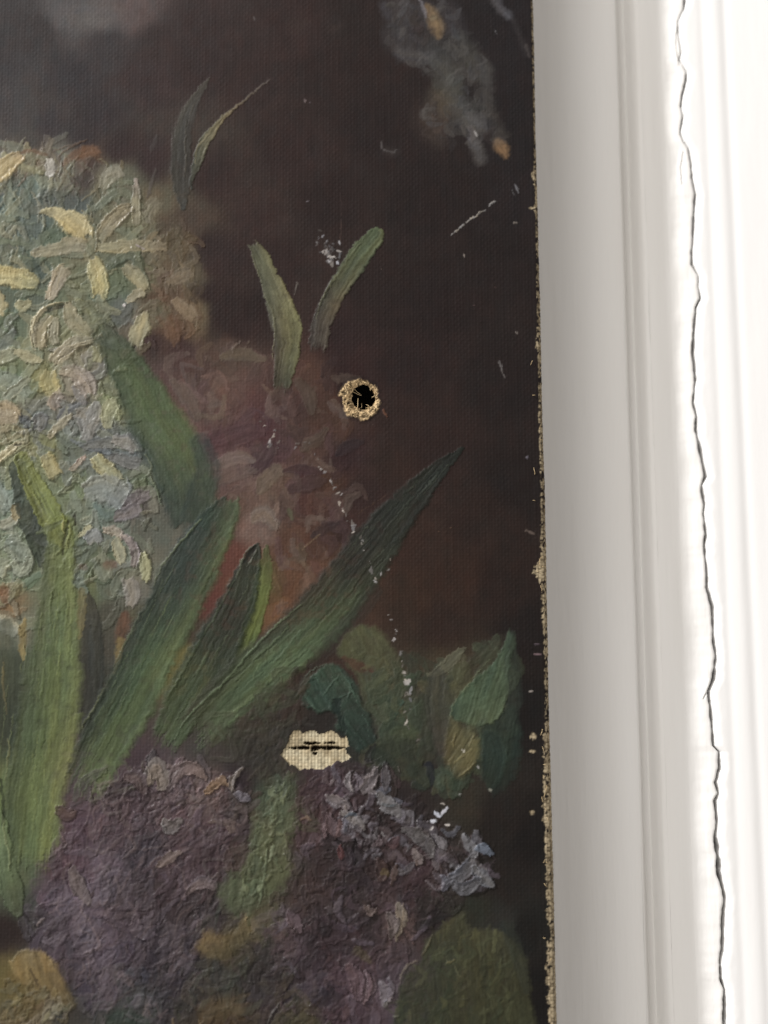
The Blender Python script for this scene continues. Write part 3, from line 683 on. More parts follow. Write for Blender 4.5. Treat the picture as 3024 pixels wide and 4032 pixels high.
dabs([(-200, 1350), (480, 1350), (500, 1700), (600, 1950), (520, 2300), (330, 2300), (-200, 2400)], 95, 115, 36, .16, .12, None, 3, fl, .7, [(126, 128, 114), (118, 126, 120), (134, 134, 112), (106, 110, 116)], .7, .4)
def petal(pts, pal, label=None, h=.2, **kw):
    k = new_part('petal', label, fl)
    kw.setdefault('streak', .28); kw.setdefault('bristle', .36); kw.setdefault('edge', .8); kw.setdefault('ragged', .22); kw.setdefault('soft', .22); kw.setdefault('alpha', .95); kw.setdefault('warp', .20); kw.setdefault('fade', (.05, .14)); kw.setdefault('gloss', .9)
    pal = (np.asarray(pal, float) * .72 + np.array((119, 120, 103)) * .28) * 1.2
    stroke(pts, pal, h=h, part=k, **kw)
    return k
petal([(-60, 700, 70), (0, 672, 86), (50, 630, 78), (108, 592, 30)], [(150, 130, 86), (158, 138, 92), (146, 126, 84), (138, 114, 84)], h=.16, dry=.12)
stroke([(95, 592, 14), (140, 585, 22), (190, 602, 14)], (112, 76, 52), h=.05, alpha=.7, soft=.5)
stroke([(255, 640, 20), (310, 600, 50), (370, 585, 56), (400, 590, 20)], [(104, 72, 52), (126, 86, 54), (120, 86, 60)], h=.05, alpha=.6, soft=.5, dry=.2)
petal([(205, 615, 26), (208, 660, 44), (190, 690, 18)], (152, 150, 150), h=.13, dry=.2)
ridge([(250, 620), (248, 655), (236, 690)], (178, 172, 154), 10, .3, fl)
ridge([(180, 620), (184, 650)], (150, 146, 130), 7, .2, fl)
for x in (268, 285, 300):
    ridge([(x, 628), (x - 3, 690)], (136, 122, 88), 8, .14, fl, .8)
stroke([(380, 640, 60), (350, 700, 80), (300, 700, 40)], (70, 56, 54), h=.04, alpha=.7, soft=.6)
petal([(410, 740, 30), (440, 690, 66), (470, 670, 62), (488, 700, 26)], [(100, 94, 74), (112, 104, 86), (104, 98, 84)], h=.12)
blot(245, 780, 110, 160, (82, 86, 78), .5, .6, .1)
blot(120, 860, 110, 200, (84, 94, 84), .45, .6, 1.4)
blot(220, 930, 120, 150, (80, 92, 70), .6, .5, .2)
blot(140, 1060, 60, 130, (70, 82, 74), .6, .5, 1.1)
blot(160, 1040, 36, 110, (58, 70, 68), .5, .5, 1.2)
petal([(156, 824, 10), (195, 826, 34), (245, 836, 58), (300, 872, 96), (335, 905, 88), (356, 930, 24)], [[(150, 136, 94), (140, 128, 90)], [(168, 150, 102), (160, 142, 94)], [(172, 152, 100), (164, 146, 94)], [(162, 144, 96), (150, 136, 90)]], 'bright yellow petal with a pointed tip', h=.16, bristle=.32)
ridge([(230, 876), (255, 900), (270, 922)], (186, 170, 124), 7, .22, fl)
ridge([(352, 862), (360, 890), (352, 915)], (188, 170, 126), 7, .24, fl)
petal([(402, 945, 22), (420, 905, 62), (455, 862, 78), (500, 822, 60), (535, 798, 20)], [(110, 104, 82), (116, 106, 84), (112, 100, 78), (100, 90, 70)], 'olive looped petal', h=.14, edge=1.6)
ridge([(392, 960), (388, 915), (396, 880), (425, 845), (470, 820), (525, 800)], (134, 122, 92), 9, .26, fl)
stroke([(445, 880, 10), (490, 845, 12), (535, 825, 8)], (82, 72, 58), h=.02, alpha=.6, soft=.5)
petal([(120, 992, 12), (165, 985, 46), (230, 972, 66), (300, 955, 74), (360, 965, 56)], [(124, 116, 94), (118, 110, 88), (112, 104, 84), (106, 98, 78)], h=.10, dry=.05)
petal([(400, 968, 40), (470, 966, 54), (550, 962, 50), (640, 965, 40), (700, 975, 16)], [(116, 108, 80), (124, 112, 80), (114, 100, 74), (98, 78, 60)], h=.10, dry=.15, fade=(0, .3))
stroke([(545, 960, 8), (575, 975, 6)], (160, 150, 156), h=.1)
petal([(542, 690, 10), (545, 735, 26), (548, 790, 42), (545, 850, 40), (540, 890, 12)], [(128, 116, 122), (120, 112, 104), (116, 108, 84), (114, 104, 80), (104, 96, 74)], 'slim mauve-tipped bud', h=.18)
petal([(590, 880, 40), (600, 820, 70), (640, 780, 40)], (96, 86, 66), h=.07, alpha=.7, dry=.2, soft=.3)
petal([(-60, 1090, 70), (0, 1080, 84), (70, 1085, 86), (120, 1100, 74), (165, 1118, 24)], [(156, 140, 90), (160, 144, 88), (162, 144, 88), (150, 138, 86), (126, 120, 80)], 'yellow petal at the canvas edge', h=.20, bristle=.5, dry=.05)
for x in (20, 45, 62, 85, 105):
    ridge([(x, 1060), (x + 2, 1115)], (176, 160, 106), 7, .18, fl, .7)
petal([(-20, 1130, 40), (8, 1180, 50), (5, 1240, 30)], (128, 116, 80), h=.12)
petal([(70, 1180, 40), (95, 1200, 46), (130, 1180, 36)], (126, 120, 86), h=.14)
petal([(196, 1176, 34), (222, 1120, 64), (250, 1062, 62), (268, 1040, 22)], [(136, 120, 98), (132, 116, 98), (120, 110, 88)], h=.17, bristle=.5)
ridge([(200, 1170), (212, 1110), (236, 1060)], (172, 158, 122), 10, .30, fl)
ridge([(225, 1130), (250, 1070)], (156, 144, 112), 9, .2, fl)
petal([(372, 1012, 34), (385, 1050, 68), (398, 1100, 80), (402, 1140, 70), (392, 1168, 34)], [(140, 130, 86), (152, 140, 92), (154, 142, 90), (142, 132, 86)], 'oblong straw-yellow petal with combed furrows', h=.2, bristle=.42, streak=.4)
petal([(492, 1040, 26), (525, 1068, 62), (565, 1108, 56), (588, 1138, 20)], [(116, 106, 80), (126, 116, 84), (120, 110, 80)], h=.13)
petal([(500, 1190, 14), (535, 1160, 40), (580, 1140, 30)], (118, 108, 84), h=.12)
stroke([(494, 1196, 12), (498, 1200, 10)], (176, 170, 168), h=.15)
petal([(575, 1240, 40), (560, 1280, 76), (545, 1330, 70), (540, 1372, 30)], [(142, 132, 98), (136, 126, 92), (124, 116, 86), (110, 104, 80)], 'rounded straw petal below the leaf tip', h=.17, bristle=.42, streak=.35, fade=(0, .25))
petal([(690, 1170, 30), (730, 1210, 56), (780, 1250, 50)], (104, 84, 64), h=.07, alpha=.75, dry=.2)
petal([(660, 1110, 30), (720, 1080, 60), (770, 1060, 30)], (98, 82, 66), h=.06, alpha=.7, dry=.25)
stroke([(680, 1250, 50), (690, 1310, 60), (690, 1350, 16)], (104, 76, 54), h=.05, alpha=.6, dry=.25, soft=.3)
# swirled centre of the flower
petal([(190, 1200, 20), (150, 1240, 26), (135, 1300, 26), (140, 1360, 16)], (150, 138, 108), h=.28)
ridge([(280, 1178), (230, 1188), (190, 1205), (150, 1235), (134, 1290), (132, 1350), (145, 1370)], (178, 166, 134), 11, .42, fl)  # pale crest: the ridge's lit side put into its colour
stroke([(200, 1212, 14), (240, 1200, 20), (285, 1190, 12)], (62, 56, 48), h=.0, alpha=.8, soft=.4)  # painted shadow under the swirled ridge
petal([(210, 1230, 30), (165, 1290, 60), (160, 1340, 50), (180, 1370, 20)], [(126, 118, 94), (132, 122, 98), (126, 116, 92)], h=.2)
petal([(230, 1240, 20), (215, 1300, 52), (225, 1355, 20)], (122, 114, 92), h=.22)
petal([(270, 1180, 30), (290, 1250, 80), (340, 1300, 60), (370, 1330, 20)], [(118, 110, 86), (112, 104, 80), (108, 102, 78)], h=.12)
petal([(380, 1330, 24), (300, 1345, 60), (240, 1390, 64), (205, 1430, 22)], [(116, 108, 84), (120, 110, 90), (122, 112, 92)], h=.22)
ridge([(378, 1328), (310, 1345), (260, 1370), (225, 1420)], (150, 138, 112), 9, .34, fl)
stroke([(375, 1350, 10), (300, 1368, 10), (250, 1400, 10)], (80, 74, 60), h=0, alpha=.5, soft=.5)
petal([(90, 1375, 26), (40, 1390, 60), (-20, 1410, 60)], (116, 114, 88), h=.22)
petal([(170, 1420, 18), (110, 1395, 46), (60, 1370, 20)], (124, 118, 90), h=.2)
petal([(380, 1355, 18), (395, 1385, 56), (380, 1420, 22)], (118, 114, 78), h=.16)
petal([(205, 1450, 40), (200, 1500, 84), (220, 1550, 50)], [(128, 118, 74), (134, 122, 72), (124, 116, 74)], 'mustard yellow petal', h=.15)
petal([(240, 1450, 24), (300, 1460, 66), (345, 1510, 84), (360, 1555, 26)], [(116, 104, 86), (122, 108, 96), (126, 112, 104), (116, 102, 96)], 'dusty pink petal', h=.24)
ridge([(300, 1455), (345, 1490), (362, 1545)], (146, 132, 120), 8, .3, fl)
petal([(285, 1510, 14), (320, 1560, 30), (345, 1590, 14)], (92, 88, 92), h=.14)
petal([(0, 1480, 70), (60, 1520, 100), (120, 1560, 60)], (98, 104, 88), h=.12)
petal([(20, 1570, 30), (60, 1530, 44), (130, 1470, 22)], (112, 114, 94), h=.16)
petal([(-30, 1620, 80), (30, 1615, 92), (80, 1640, 40)], (128, 112, 90), h=.18)
ridge([(60, 1600), (72, 1630), (66, 1650)], (168, 154, 124), 9, .3, fl)
petal([(78, 1625, 16), (96, 1640, 42), (120, 1680, 30)], (52, 54, 60), h=.14)
petal([(130, 1660, 30), (170, 1640, 60), (150, 1690, 30)], (84, 84, 90), h=.16)
petal([(190, 1720, 16), (235, 1670, 42), (290, 1620, 20)], (128, 120, 100), h=.22)
petal([(230, 1600, 30), (215, 1570, 60), (250, 1540, 40)], (116, 102, 94), h=.16)
petal([(300, 1620, 40), (345, 1640, 80), (350, 1700, 60), (330, 1740, 20)], (104, 100, 98), h=.17)
petal([(390, 1570, 20), (375, 1620, 60), (360, 1670, 30)], (108, 104, 100), h=.15)
petal([(470, 1575, 26), (440, 1600, 66), (425, 1650, 56), (430, 1690, 22)], [(130, 128, 94), (126, 124, 90), (118, 116, 90)], 'cream petal against the green leaf', h=.22)
ridge([(468, 1580), (464, 1610), (474, 1640), (482, 1665)], (166, 160, 124), 9, .34, fl)
petal([(330, 1765, 14), (370, 1742, 44), (430, 1738, 46), (470, 1752, 16)], (80, 82, 86), h=.14)
petal([(440, 1720, 30), (510, 1735, 70), (545, 1770, 40)], (98, 96, 100), h=.18)
petal([(430, 1790, 30), (500, 1810, 60), (560, 1830, 40)], (84, 84, 88), h=.12)
ridge([(535, 1725), (548, 1748)], (156, 150, 146), 8, .34, fl)
petal([(372, 1785, 40), (405, 1830, 70), (450, 1870, 60), (482, 1895, 30)], [(134, 128, 88), (138, 132, 90), (136, 130, 90), (140, 134, 104)], 'cream curved petal over grey', h=.26)
petal([(300, 1830, 16), (318, 1810, 28), (345, 1790, 14)], (120, 96, 88), h=.2)
petal([(275, 1850, 12), (300, 1830, 26), (335, 1800, 12)], (118, 106, 94), h=.18)
petal([(180, 1780, 40), (205, 1830, 72), (230, 1870, 50)], [(136, 126, 84), (140, 128, 82), (126, 118, 82)], 'tan petal with a curled rim', h=.26)
ridge([(170, 1850), (200, 1875), (230, 1868), (246, 1840)], (156, 144, 108), 8, .3, fl)
petal([(-40, 1830, 30), (20, 1780, 34), (70, 1745, 26), (110, 1730, 10)], (150, 138, 104), h=.3, bristle=.5)
ridge([(0, 1785), (30, 1755), (60, 1745)], (190, 178, 146), 10, .42, fl)
ridge([(0, 1820), (60, 1775), (120, 1735)], (168, 154, 116), 9, .36, fl)
stroke([(62, 1748, 12), (85, 1742, 14)], (54, 48, 40), h=0, alpha=.9)
petal([(330, 1930, 50), (400, 1910, 120), (470, 1950, 100), (500, 1990, 30)], [(96, 100, 98), (102, 106, 104), (100, 102, 104)], 'blue-grey broad petal', h=.15)
ridge([(500, 1870), (512, 1905), (505, 1950), (470, 2000)], (140, 142, 142), 8, .3, fl)
petal([(480, 2000, 16), (540, 1955, 60), (600, 1935, 30)], (84, 72, 78), h=.12)
petal([(450, 2030, 40), (520, 2010, 60), (560, 1990, 24)], (88, 78, 84), h=.1)
petal([(-30, 1900, 60), (10, 1960, 80), (30, 2020, 30)], (102, 112, 104), h=.2)
petal([(0, 2060, 40), (40, 2050, 50), (70, 2030, 26)], (112, 112, 100), h=.24, bristle=.5)
petal([(70, 1970, 18), (62, 2010, 40), (75, 2040, 16)], (128, 110, 72), h=.14)
petal([(20, 2120, 60), (80, 2160, 80), (120, 2200, 40)], (100, 106, 92), h=.2)
petal([(0, 2270, 20), (10, 2220, 60), (40, 2210, 30)], (122, 122, 98), h=.26, bristle=.5)
petal([(50, 2200, 30), (90, 2240, 50), (130, 2180, 26)], (108, 114, 100), h=.3)
petal([(-20, 2430, 60), (40, 2460, 70), (70, 2490, 26)], (122, 120, 104), h=.14)
stroke([(10, 2320, 60), (20, 2360, 30)], (116, 82, 56), h=.05, alpha=.8, soft=.5)
petal([(305, 2110, 14), (340, 2080, 24), (365, 2065, 12)], (134, 128, 96), h=.28)
petal([(340, 2130, 40), (370, 2100, 50), (400, 2130, 24)], (106, 106, 108), h=.22)
petal([(400, 2080, 30), (450, 2085, 40), (490, 2120, 30)], (120, 108, 98), h=.16)
petal([(470, 2095, 14), (515, 2130, 34), (535, 2185, 42), (520, 2235, 20)], [(128, 112, 106), (116, 100, 106), (104, 92, 98), (112, 102, 104)], 'mauve crescent petal', h=.26)
ridge([(480, 2085), (530, 2125), (548, 2180), (545, 2220)], (146, 130, 128), 8, .34, fl)
petal([(450, 2110, 30), (470, 2160, 50), (485, 2220, 20)], (120, 114, 88), h=.18)
petal([(560, 2165, 18), (572, 2210, 46), (575, 2260, 40), (565, 2290, 18)], [(128, 128, 92), (134, 132, 94), (130, 128, 90)], 'pale green-cream petal', h=.3, bristle=.5)
petal([(500, 2270, 40), (520, 2330, 70), (510, 2390, 24)], (106, 100, 98), h=.16)
petal([(380, 2180, 40), (410, 2230, 80), (430, 2280, 40)], (84, 88, 74), h=.08)
blot(434, 2215, 50, 70, (106, 74, 58), .7, .5, -.3)
blot(330, 2225, 30, 40, (96, 66, 58), .6, .5)
stroke([(490, 2420, 40), (485, 2470, 76), (470, 2520, 40)], [(104, 70, 54), (102, 70, 52), (94, 66, 48)], h=.06, alpha=.8, jit=.5, soft=.5)
stroke([(470, 2520, 40), (465, 2580, 30), (450, 2640, 20)], (120, 104, 62), h=.06, soft=.4)
stroke([(95, 2430, 20), (85, 2510, 34), (90, 2590, 12)], (130, 114, 68), h=.07, soft=.4, dry=.2)
stroke([(20, 2450, 60), (40, 2650, 90), (30, 2900, 80)], [(84, 88, 70), (66, 72, 54), (60, 66, 50)], h=.06, alpha=.8, soft=.3)

# ---------------------------------------------------------------- middle faded bloom
fb = new_part('painted_flower', 'faded brown and plum bloom behind the leaves')
bpoly = [(650, 1400), (820, 1360), (1060, 1400), (1250, 1420), (1380, 1480), (1340, 1700), (1400, 1900), (1420, 2100), (1330, 2300), (1100, 2420), (1010, 2180), (900, 1950), (780, 1720)]
dabs(bpoly, 230, 85, 34, .04, .15, VERT, .8, fb, .55, [(106, 90, 76), (86, 64, 68), (66, 50, 50), (112, 98, 90)], .35, .4)
for pts, c, lb in [
    ([(1040, 1700, 30), (980, 1700, 90), (880, 1730, 110), (800, 1760, 50)], (86, 60, 62), 'plum petal'), ([(1070, 1740, 20), (1040, 1800, 80), (1000, 1850, 40)], (74, 56, 60), None),
    ([(830, 1840, 24), (900, 1810, 60), (960, 1800, 62), (1000, 1812, 22)], (112, 97, 88), 'pale greyish petal'), ([(850, 1900, 40), (930, 1860, 70), (1000, 1850, 30)], (98, 82, 74), None),
    ([(1020, 1930, 30), (1050, 1890, 70), (1090, 1850, 60)], (104, 92, 78), None), ([(1120, 1850, 20), (1190, 1845, 50), (1260, 1860, 30)], (72, 50, 54), None),
    ([(1150, 1920, 40), (1220, 1900, 70), (1280, 1890, 30)], (74, 54, 52), None), ([(1000, 2040, 40), (1040, 2020, 76), (1080, 2060, 50)], (112, 100, 88), 'dull cream petal'),
    ([(1230, 2110, 20), (1280, 2075, 50), (1330, 2060, 20)], (62, 46, 44), None), ([(1330, 1790, 20), (1370, 1760, 60), (1430, 1740, 20)], (56, 42, 44), None),
    ([(690, 1500, 40), (740, 1560, 70), (780, 1640, 40)], (96, 82, 72), None), ([(880, 1400, 30), (960, 1390, 60), (1040, 1410, 30)], (98, 86, 70), None),
    ([(1180, 1500, 40), (1220, 1560, 66), (1230, 1620, 30)], (84, 70, 58), None), ([(1290, 1690, 24), (1240, 1740, 50), (1190, 1770, 24)], (82, 68, 56), None)]:
    stroke(pts, c, h=.07, alpha=.75, soft=.35, dry=.1, part=new_part('petal', lb, fb), streak=.2)
ridge([(950, 1345), (925, 1365), (925, 1385)], (124, 112, 98), 8, .16, None)
ridge([(985, 1340), (965, 1370)], (96, 84, 74), 6, .12, None, .8)
ridge([(820, 1400), (812, 1416)], (118, 104, 92), 8, .14, None, .8)
for y in (0, 16, 34):
    ridge([(1020 + y * 1.3, 2020 + y * .2), (1030 + y * 1.4, 2050 + y)], (140, 126, 114), 6, .14, fb, .6)
ridge([(1080, 2040), (1098, 2070), (1088, 2090)], (132, 118, 106), 7, .2, fb, .7)
stroke([(1190, 2160, 6), (1260, 2100, 8)], (126, 102, 76), h=.08, alpha=.6, soft=.5)
stroke([(1140, 2010, 24), (1150, 2040, 16)], (98, 100, 72), h=.05, alpha=.6, soft=.6)

# ---------------------------------------------------------------- leaves (each its own part)
def leaf(label, name='painted_leaf'):
    return new_part(name, label)
k = leaf('wide green leaf with a dark blue-green side')
stroke([(352, 1185, 30), (385, 1262, 74), (428, 1330, 116), (540, 1504, 178), (605, 1650, 228), (672, 1749, 240), (716, 1862, 240), (745, 1961, 215), (745, 2090, 120)],
       [[(58, 64, 54), (62, 70, 60), (70, 76, 68)], [(66, 74, 60), (68, 80, 62), (70, 78, 62)], [(74, 88, 58), (76, 92, 58), (66, 80, 58)], [(78, 94, 58), (80, 98, 58), (62, 74, 60)], [(80, 96, 58), (80, 96, 58), (54, 68, 62)], [(78, 92, 60), (66, 82, 60), (52, 66, 62)], [(74, 88, 56), (58, 72, 60), (52, 64, 58)]],
       h=.09, part=k, bristle=.34, streak=.2, ragged=.10, soft=.24, cover=.45, fade=(.25, .08))
stroke([(790, 1740, 90), (820, 1840, 110), (790, 1950, 130), (750, 2060, 90)], [(56, 68, 64), (54, 66, 62), (54, 68, 62)], h=.05, alpha=.7, part=k, soft=.4, cover=.3)
ridge([(430, 1235), (450, 1290), (475, 1340)], (108, 112, 96), 6, .2, k, .8)
ridge([(380, 1230), (410, 1300)], (96, 100, 84), 6, .14, k, .7)
ridge([(578, 1780), (597, 1825), (592, 1860), (560, 1880)], (112, 118, 88), 8, .3, k, .8)
ridge([(592, 1860), (618, 1920), (640, 1985)], (126, 136, 100), 10, .4, k)
ridge([(660, 1700), (672, 1720)], (110, 122, 86), 6, .2, k, .7)

k = leaf('slender dark stalk beside the yellow-green stalk', 'painted_stalk')
stroke([(55, 1830, 40), (90, 1930, 74), (120, 2050, 84), (160, 2160, 70), (180, 2240, 20)], [(62, 72, 56), (58, 66, 54), (58, 66, 54), (64, 70, 58)], h=.08, part=k, streak=.2)
k = leaf('dark upright stem between the stalks', 'painted_stalk')
stroke([(350, 2330, 20), (352, 2430, 80), (355, 2600, 110), (350, 2760, 100), (330, 2900, 50)], [[(62, 60, 54), (76, 74, 62)], [(56, 58, 50), (70, 70, 62)], [(50, 54, 48), (64, 62, 54)], [(54, 58, 50), (60, 60, 52)]], h=.08, part=k, soft=.2, streak=.3)
stroke([(320, 2320, 30), (318, 2400, 40), (312, 2500, 20)], (114, 104, 66), h=.06, alpha=.8, soft=.3)

k = leaf('broad yellow-green stalk rising to the flower', 'painted_stalk')
stroke([(250, 2070, 120), (232, 2200, 122), (222, 2398, 164), (206, 2597, 222), (190, 2760, 250), (165, 2928, 270), (130, 3090, 240), (110, 3260, 220), (90, 3430, 180), (70, 3580, 100)],
       [[(110, 116, 64), (108, 116, 66), (92, 98, 64)], [(112, 120, 66), (96, 106, 62), (84, 92, 62)], [(112, 122, 70), (86, 102, 64), (82, 90, 60)], [(108, 118, 68), (88, 104, 62), (74, 84, 60)], [(110, 118, 68), (88, 102, 60), (66, 78, 58)], [(116, 118, 68), (92, 106, 60), (64, 74, 56)], [(112, 120, 68), (90, 104, 60), (62, 74, 58)], [(108, 118, 68), (84, 98, 62), (66, 76, 60)], [(92, 102, 64), (78, 90, 62), (68, 74, 60)]],
       h=.13, part=k, bristle=.36, streak=.34, ragged=.12, soft=.24, cover=.6, fade=(0, .28))
stroke([(90, 1800, 60), (125, 1880, 82), (175, 1975, 96), (232, 2085, 104), (270, 2130, 50)], [[(106, 114, 58), (100, 108, 62)], [(112, 120, 58), (106, 114, 56)], [(110, 120, 56), (104, 112, 58)], [(108, 116, 62), (98, 106, 60)]], h=.17, part=k, bristle=.42, streak=.5, edge=.8)
for d in (-24, -6, 14, 30):
    ridge([(118 + d, 1830), (160 + d, 1930), (215 + d, 2050)], (142, 148, 80), 6, .2, k, .6)
stroke([(150, 2090, 16), (205, 2068, 24), (245, 2045, 12)], (88, 94, 58), h=.14, alpha=.8, part=k)
ridge([(255, 2030), (250, 2070), (258, 2100)], (178, 172, 112), 12, .42, k)
stroke([(270, 2045, 12), (266, 2080, 14), (250, 2130, 12), (248, 2175, 10)], (58, 58, 34), h=0, alpha=.85, part=k, soft=.4)
ridge([(288, 2045), (272, 2110), (262, 2160)], (146, 146, 92), 9, .36, k)
ridge([(215, 2180), (240, 2155), (250, 2150)], (142, 146, 90), 8, .34, k)
stroke([(295, 2020, 8), (300, 2060, 7)], (52, 42, 46), h=0, alpha=.8)
ridge([(208, 2310), (190, 2375), (196, 2420), (190, 2500)], (116, 122, 76), 8, .34, k, .8)
for j in range(26):
    x = RNG.uniform(80, 290); y = RNG.uniform(2250, 3150); l = RNG.uniform(70, 220)
    xx = x - (y - 2250) * .14
    ridge([(xx, y), (xx - l * .13, y + l)], tuple(np.array((122, 132, 80)) * RNG.uniform(.75, 1.12)), RNG.uniform(4, 7), RNG.uniform(.08, .2), k, .78)
ridge([(12, 2600), (8, 2680), (20, 2800)], (136, 116, 66), 14, .12, None, .7)
ridge([(22, 2900), (30, 2950), (18, 3060)], (130, 122, 76), 12, .16, None, .7)

k = leaf('long green leaf with a dark teal upper end')
stroke([(915, 1945, 26), (885, 2010, 120), (800, 2146, 200), (732, 2265, 228), (662, 2411, 226), (590, 2550, 220), (520, 2705, 230), (440, 2850, 220), (370, 2990, 190), (300, 3130, 150), (260, 3230, 90)],
       [[(84, 96, 66), (70, 84, 60), (56, 68, 56)], [(84, 100, 62), (56, 74, 60), (48, 64, 58)], [(78, 94, 60), (48, 66, 58), (46, 60, 56)], [(84, 98, 60), (56, 74, 58), (48, 58, 52)], [(86, 102, 66), (70, 90, 60), (48, 56, 50)], [(84, 100, 64), (68, 86, 56), (52, 58, 50)], [(88, 104, 66), (76, 92, 56), (52, 58, 50)], [(92, 106, 64), (84, 98, 58), (60, 62, 52)], [(92, 106, 62), (86, 98, 58), (70, 68, 60)]],
       h=.12, part=k, bristle=.34, streak=.3, ragged=.10, soft=.20, cover=.55, fade=(.04, .25), edge=.7)
ridge([(800, 2025), (745, 2090), (690, 2150), (640, 2225), (600, 2300)], (116, 130, 84), 9, .28, k, .8)
ridge([(555, 2405), (500, 2510), (440, 2620)], (112, 124, 82), 8, .22, k, .7)
ridge([(405, 2705), (360, 2790), (330, 2840), (322, 2870)], (120, 128, 84), 9, .3, k, .75)
for j in range(34):
    f = RNG.uniform(0, 1); off = RNG.uniform(-90, 60)
    x0 = np.interp(f, [0, .3, .6, 1], [800, 640, 500, 340]) + off; y0 = np.interp(f, [0, .3, .6, 1], [2150, 2420, 2700, 3000])
    l = RNG.uniform(70, 200)
    ridge([(x0, y0), (x0 - l * .46, y0 + l * .88)], tuple(np.array((104, 120, 78)) * RNG.uniform(.6, 1.1)), RNG.uniform(4, 7), RNG.uniform(.08, .2), k, .75)

k = leaf('narrow bright yellow-green leaf behind the dark leaf')
stroke([(1050, 2150, 20), (1040, 2250, 64), (1010, 2400, 74), (965, 2530, 70), (920, 2620, 30)], [(78, 82, 50), (92, 100, 50), (96, 108, 46), (86, 100, 46), (78, 90, 48)], h=.10, part=k, streak=.3, soft=.2)
stroke([(1030, 2600, 40), (960, 2680, 90), (880, 2760, 80)], (76, 86, 58), h=.06, alpha=.7, soft=.4, part=k)
k = leaf('dark pointed leaf with a lifted glossy tip')
stroke([(1016, 2138, 14), (990, 2200, 70), (950, 2330, 140), (890, 2464, 170), (820, 2600, 200), (750, 2720, 190), (690, 2830, 150), (625, 2950, 110), (590, 3020, 60)],
       [[(52, 64, 52), (42, 50, 42)], [(50, 60, 46), (50, 62, 52)], [(46, 54, 42), (52, 62, 50)], [(48, 58, 44), (54, 66, 50)], [(66, 80, 52), (60, 74, 50)], [(76, 90, 56), (66, 80, 52)], [(74, 84, 54), (62, 70, 50)]],
       h=.13, part=k, bristle=.32, streak=.28, ragged=.10, soft=.20, cover=.6, edge=.8, fade=(0, .25))
ridge([(1000, 2140), (962, 2180), (945, 2225), (925, 2270)], (116, 128, 104), 9, .36, k)  # highlight along the tip's upper-left edge, painted as pale ridges
ridge([(1012, 2165), (985, 2200), (968, 2225)], (128, 136, 116), 7, .3, k)
stroke([(1004, 2150, 16), (980, 2180, 20), (960, 2210, 12)], (34, 38, 32), h=0, alpha=.9, part=k)  # dark line beside the pale edge, its shadow painted in
ridge([(920, 2285), (840, 2420), (760, 2560), (690, 2680), (655, 2740)], (92, 106, 76), 8, .26, k, .7)
for j in range(16):
    f = RNG.uniform(0, 1); off = RNG.uniform(-60, 70)
    x0 = np.interp(f, [0, .5, 1], [950, 850, 720]) + off; y0 = np.interp(f, [0, .5, 1], [2300, 2520, 2750]); l = RNG.uniform(70, 180)
    ridge([(x0, y0), (x0 - l * .48, y0 + l * .87)], tuple(np.array((88, 102, 72)) * RNG.uniform(.6, 1.15)), RNG.uniform(4, 7), RNG.uniform(.08, .18), k, .75)

k = leaf('long dark blade-shaped leaf reaching across the brown ground')
stroke([(1838, 1754, 6), (1790, 1796, 36), (1722, 1855, 74), (1640, 1945, 118), (1540, 2060, 160), (1440, 2190, 200), (1330, 2340, 220), (1230, 2450, 230), (1110, 2560, 210), (1000, 2650, 220), (890, 2745, 190), (800, 2830, 165), (700, 2930, 130), (640, 2990, 70)],
       [[(44, 52, 46), (38, 44, 38), (34, 40, 34)], [(48, 56, 50), (40, 46, 40), (40, 46, 38)], [(42, 48, 42), (44, 52, 44), (42, 48, 40)], [(48, 56, 46), (48, 54, 46), (48, 52, 44)], [(56, 66, 48), (50, 56, 46), (52, 52, 44)], [(72, 88, 58), (62, 76, 54), (56, 54, 46)], [(80, 98, 64), (74, 92, 62), (56, 54, 44)], [(92, 108, 72), (78, 96, 64), (58, 60, 46)], [(88, 102, 68), (70, 84, 56), (60, 60, 46)], [(86, 100, 66), (68, 76, 50), (64, 60, 46)], [(80, 92, 60), (66, 72, 50), (60, 56, 46)]],
       h=.13, part=k, bristle=.30, streak=.34, ragged=.10, soft=.20, cover=.7, edge=.5, fade=(.02, .22))
ridge([(1190, 2375), (1080, 2465), (985, 2560), (900, 2660), (810, 2745), (730, 2825), (680, 2910)], (122, 138, 98), 9, .3, k, .75)
ridge([(1130, 2470), (1060, 2540), (1010, 2580), (920, 2680)], (110, 126, 88), 8, .26, k, .7)
ridge([(1250, 2520), (1120, 2620), (1020, 2720), (900, 2810), (800, 2890)], (112, 124, 88), 7, .22, k, .6)
for dx, dy in ((0, 0), (-25, 40), (30, -30), (-45, 65)):
    ridge([(1055 + dx, 2560 + dy), (1040 + dx, 2590 + dy), (1048 + dx, 2610 + dy)], (118, 132, 96), 6, .2, k, .6)
for j in range(60):
    f = RNG.uniform(0, 1); off = RNG.uniform(-.8, .8)
    x0 = np.interp(f, [0, .25, .5, .75, 1], [1760, 1600, 1440, 1230, 1000]); y0 = np.interp(f, [0, .25, .5, .75, 1], [1820, 1990, 2190, 2450, 2650])
    wv = np.interp(f, [0, .25, .5, 1], [20, 60, 95, 90]); l = RNG.uniform(60, 170)
    x0 += off * wv * .78; y0 += off * wv * .62
    ridge([(x0, y0), (x0 - l * .66, y0 + l * .75)], tuple(np.array((78, 88, 72)) * RNG.uniform(.6, 1.1)), RNG.uniform(4, 6.5), RNG.uniform(.08, .18), k, .75)
stroke([(1480, 2330, 60), (1400, 2430, 80), (1300, 2540, 80), (1220, 2620, 40)], (58, 54, 48), h=.06, alpha=.6, soft=.4, dry=.15, part=k)

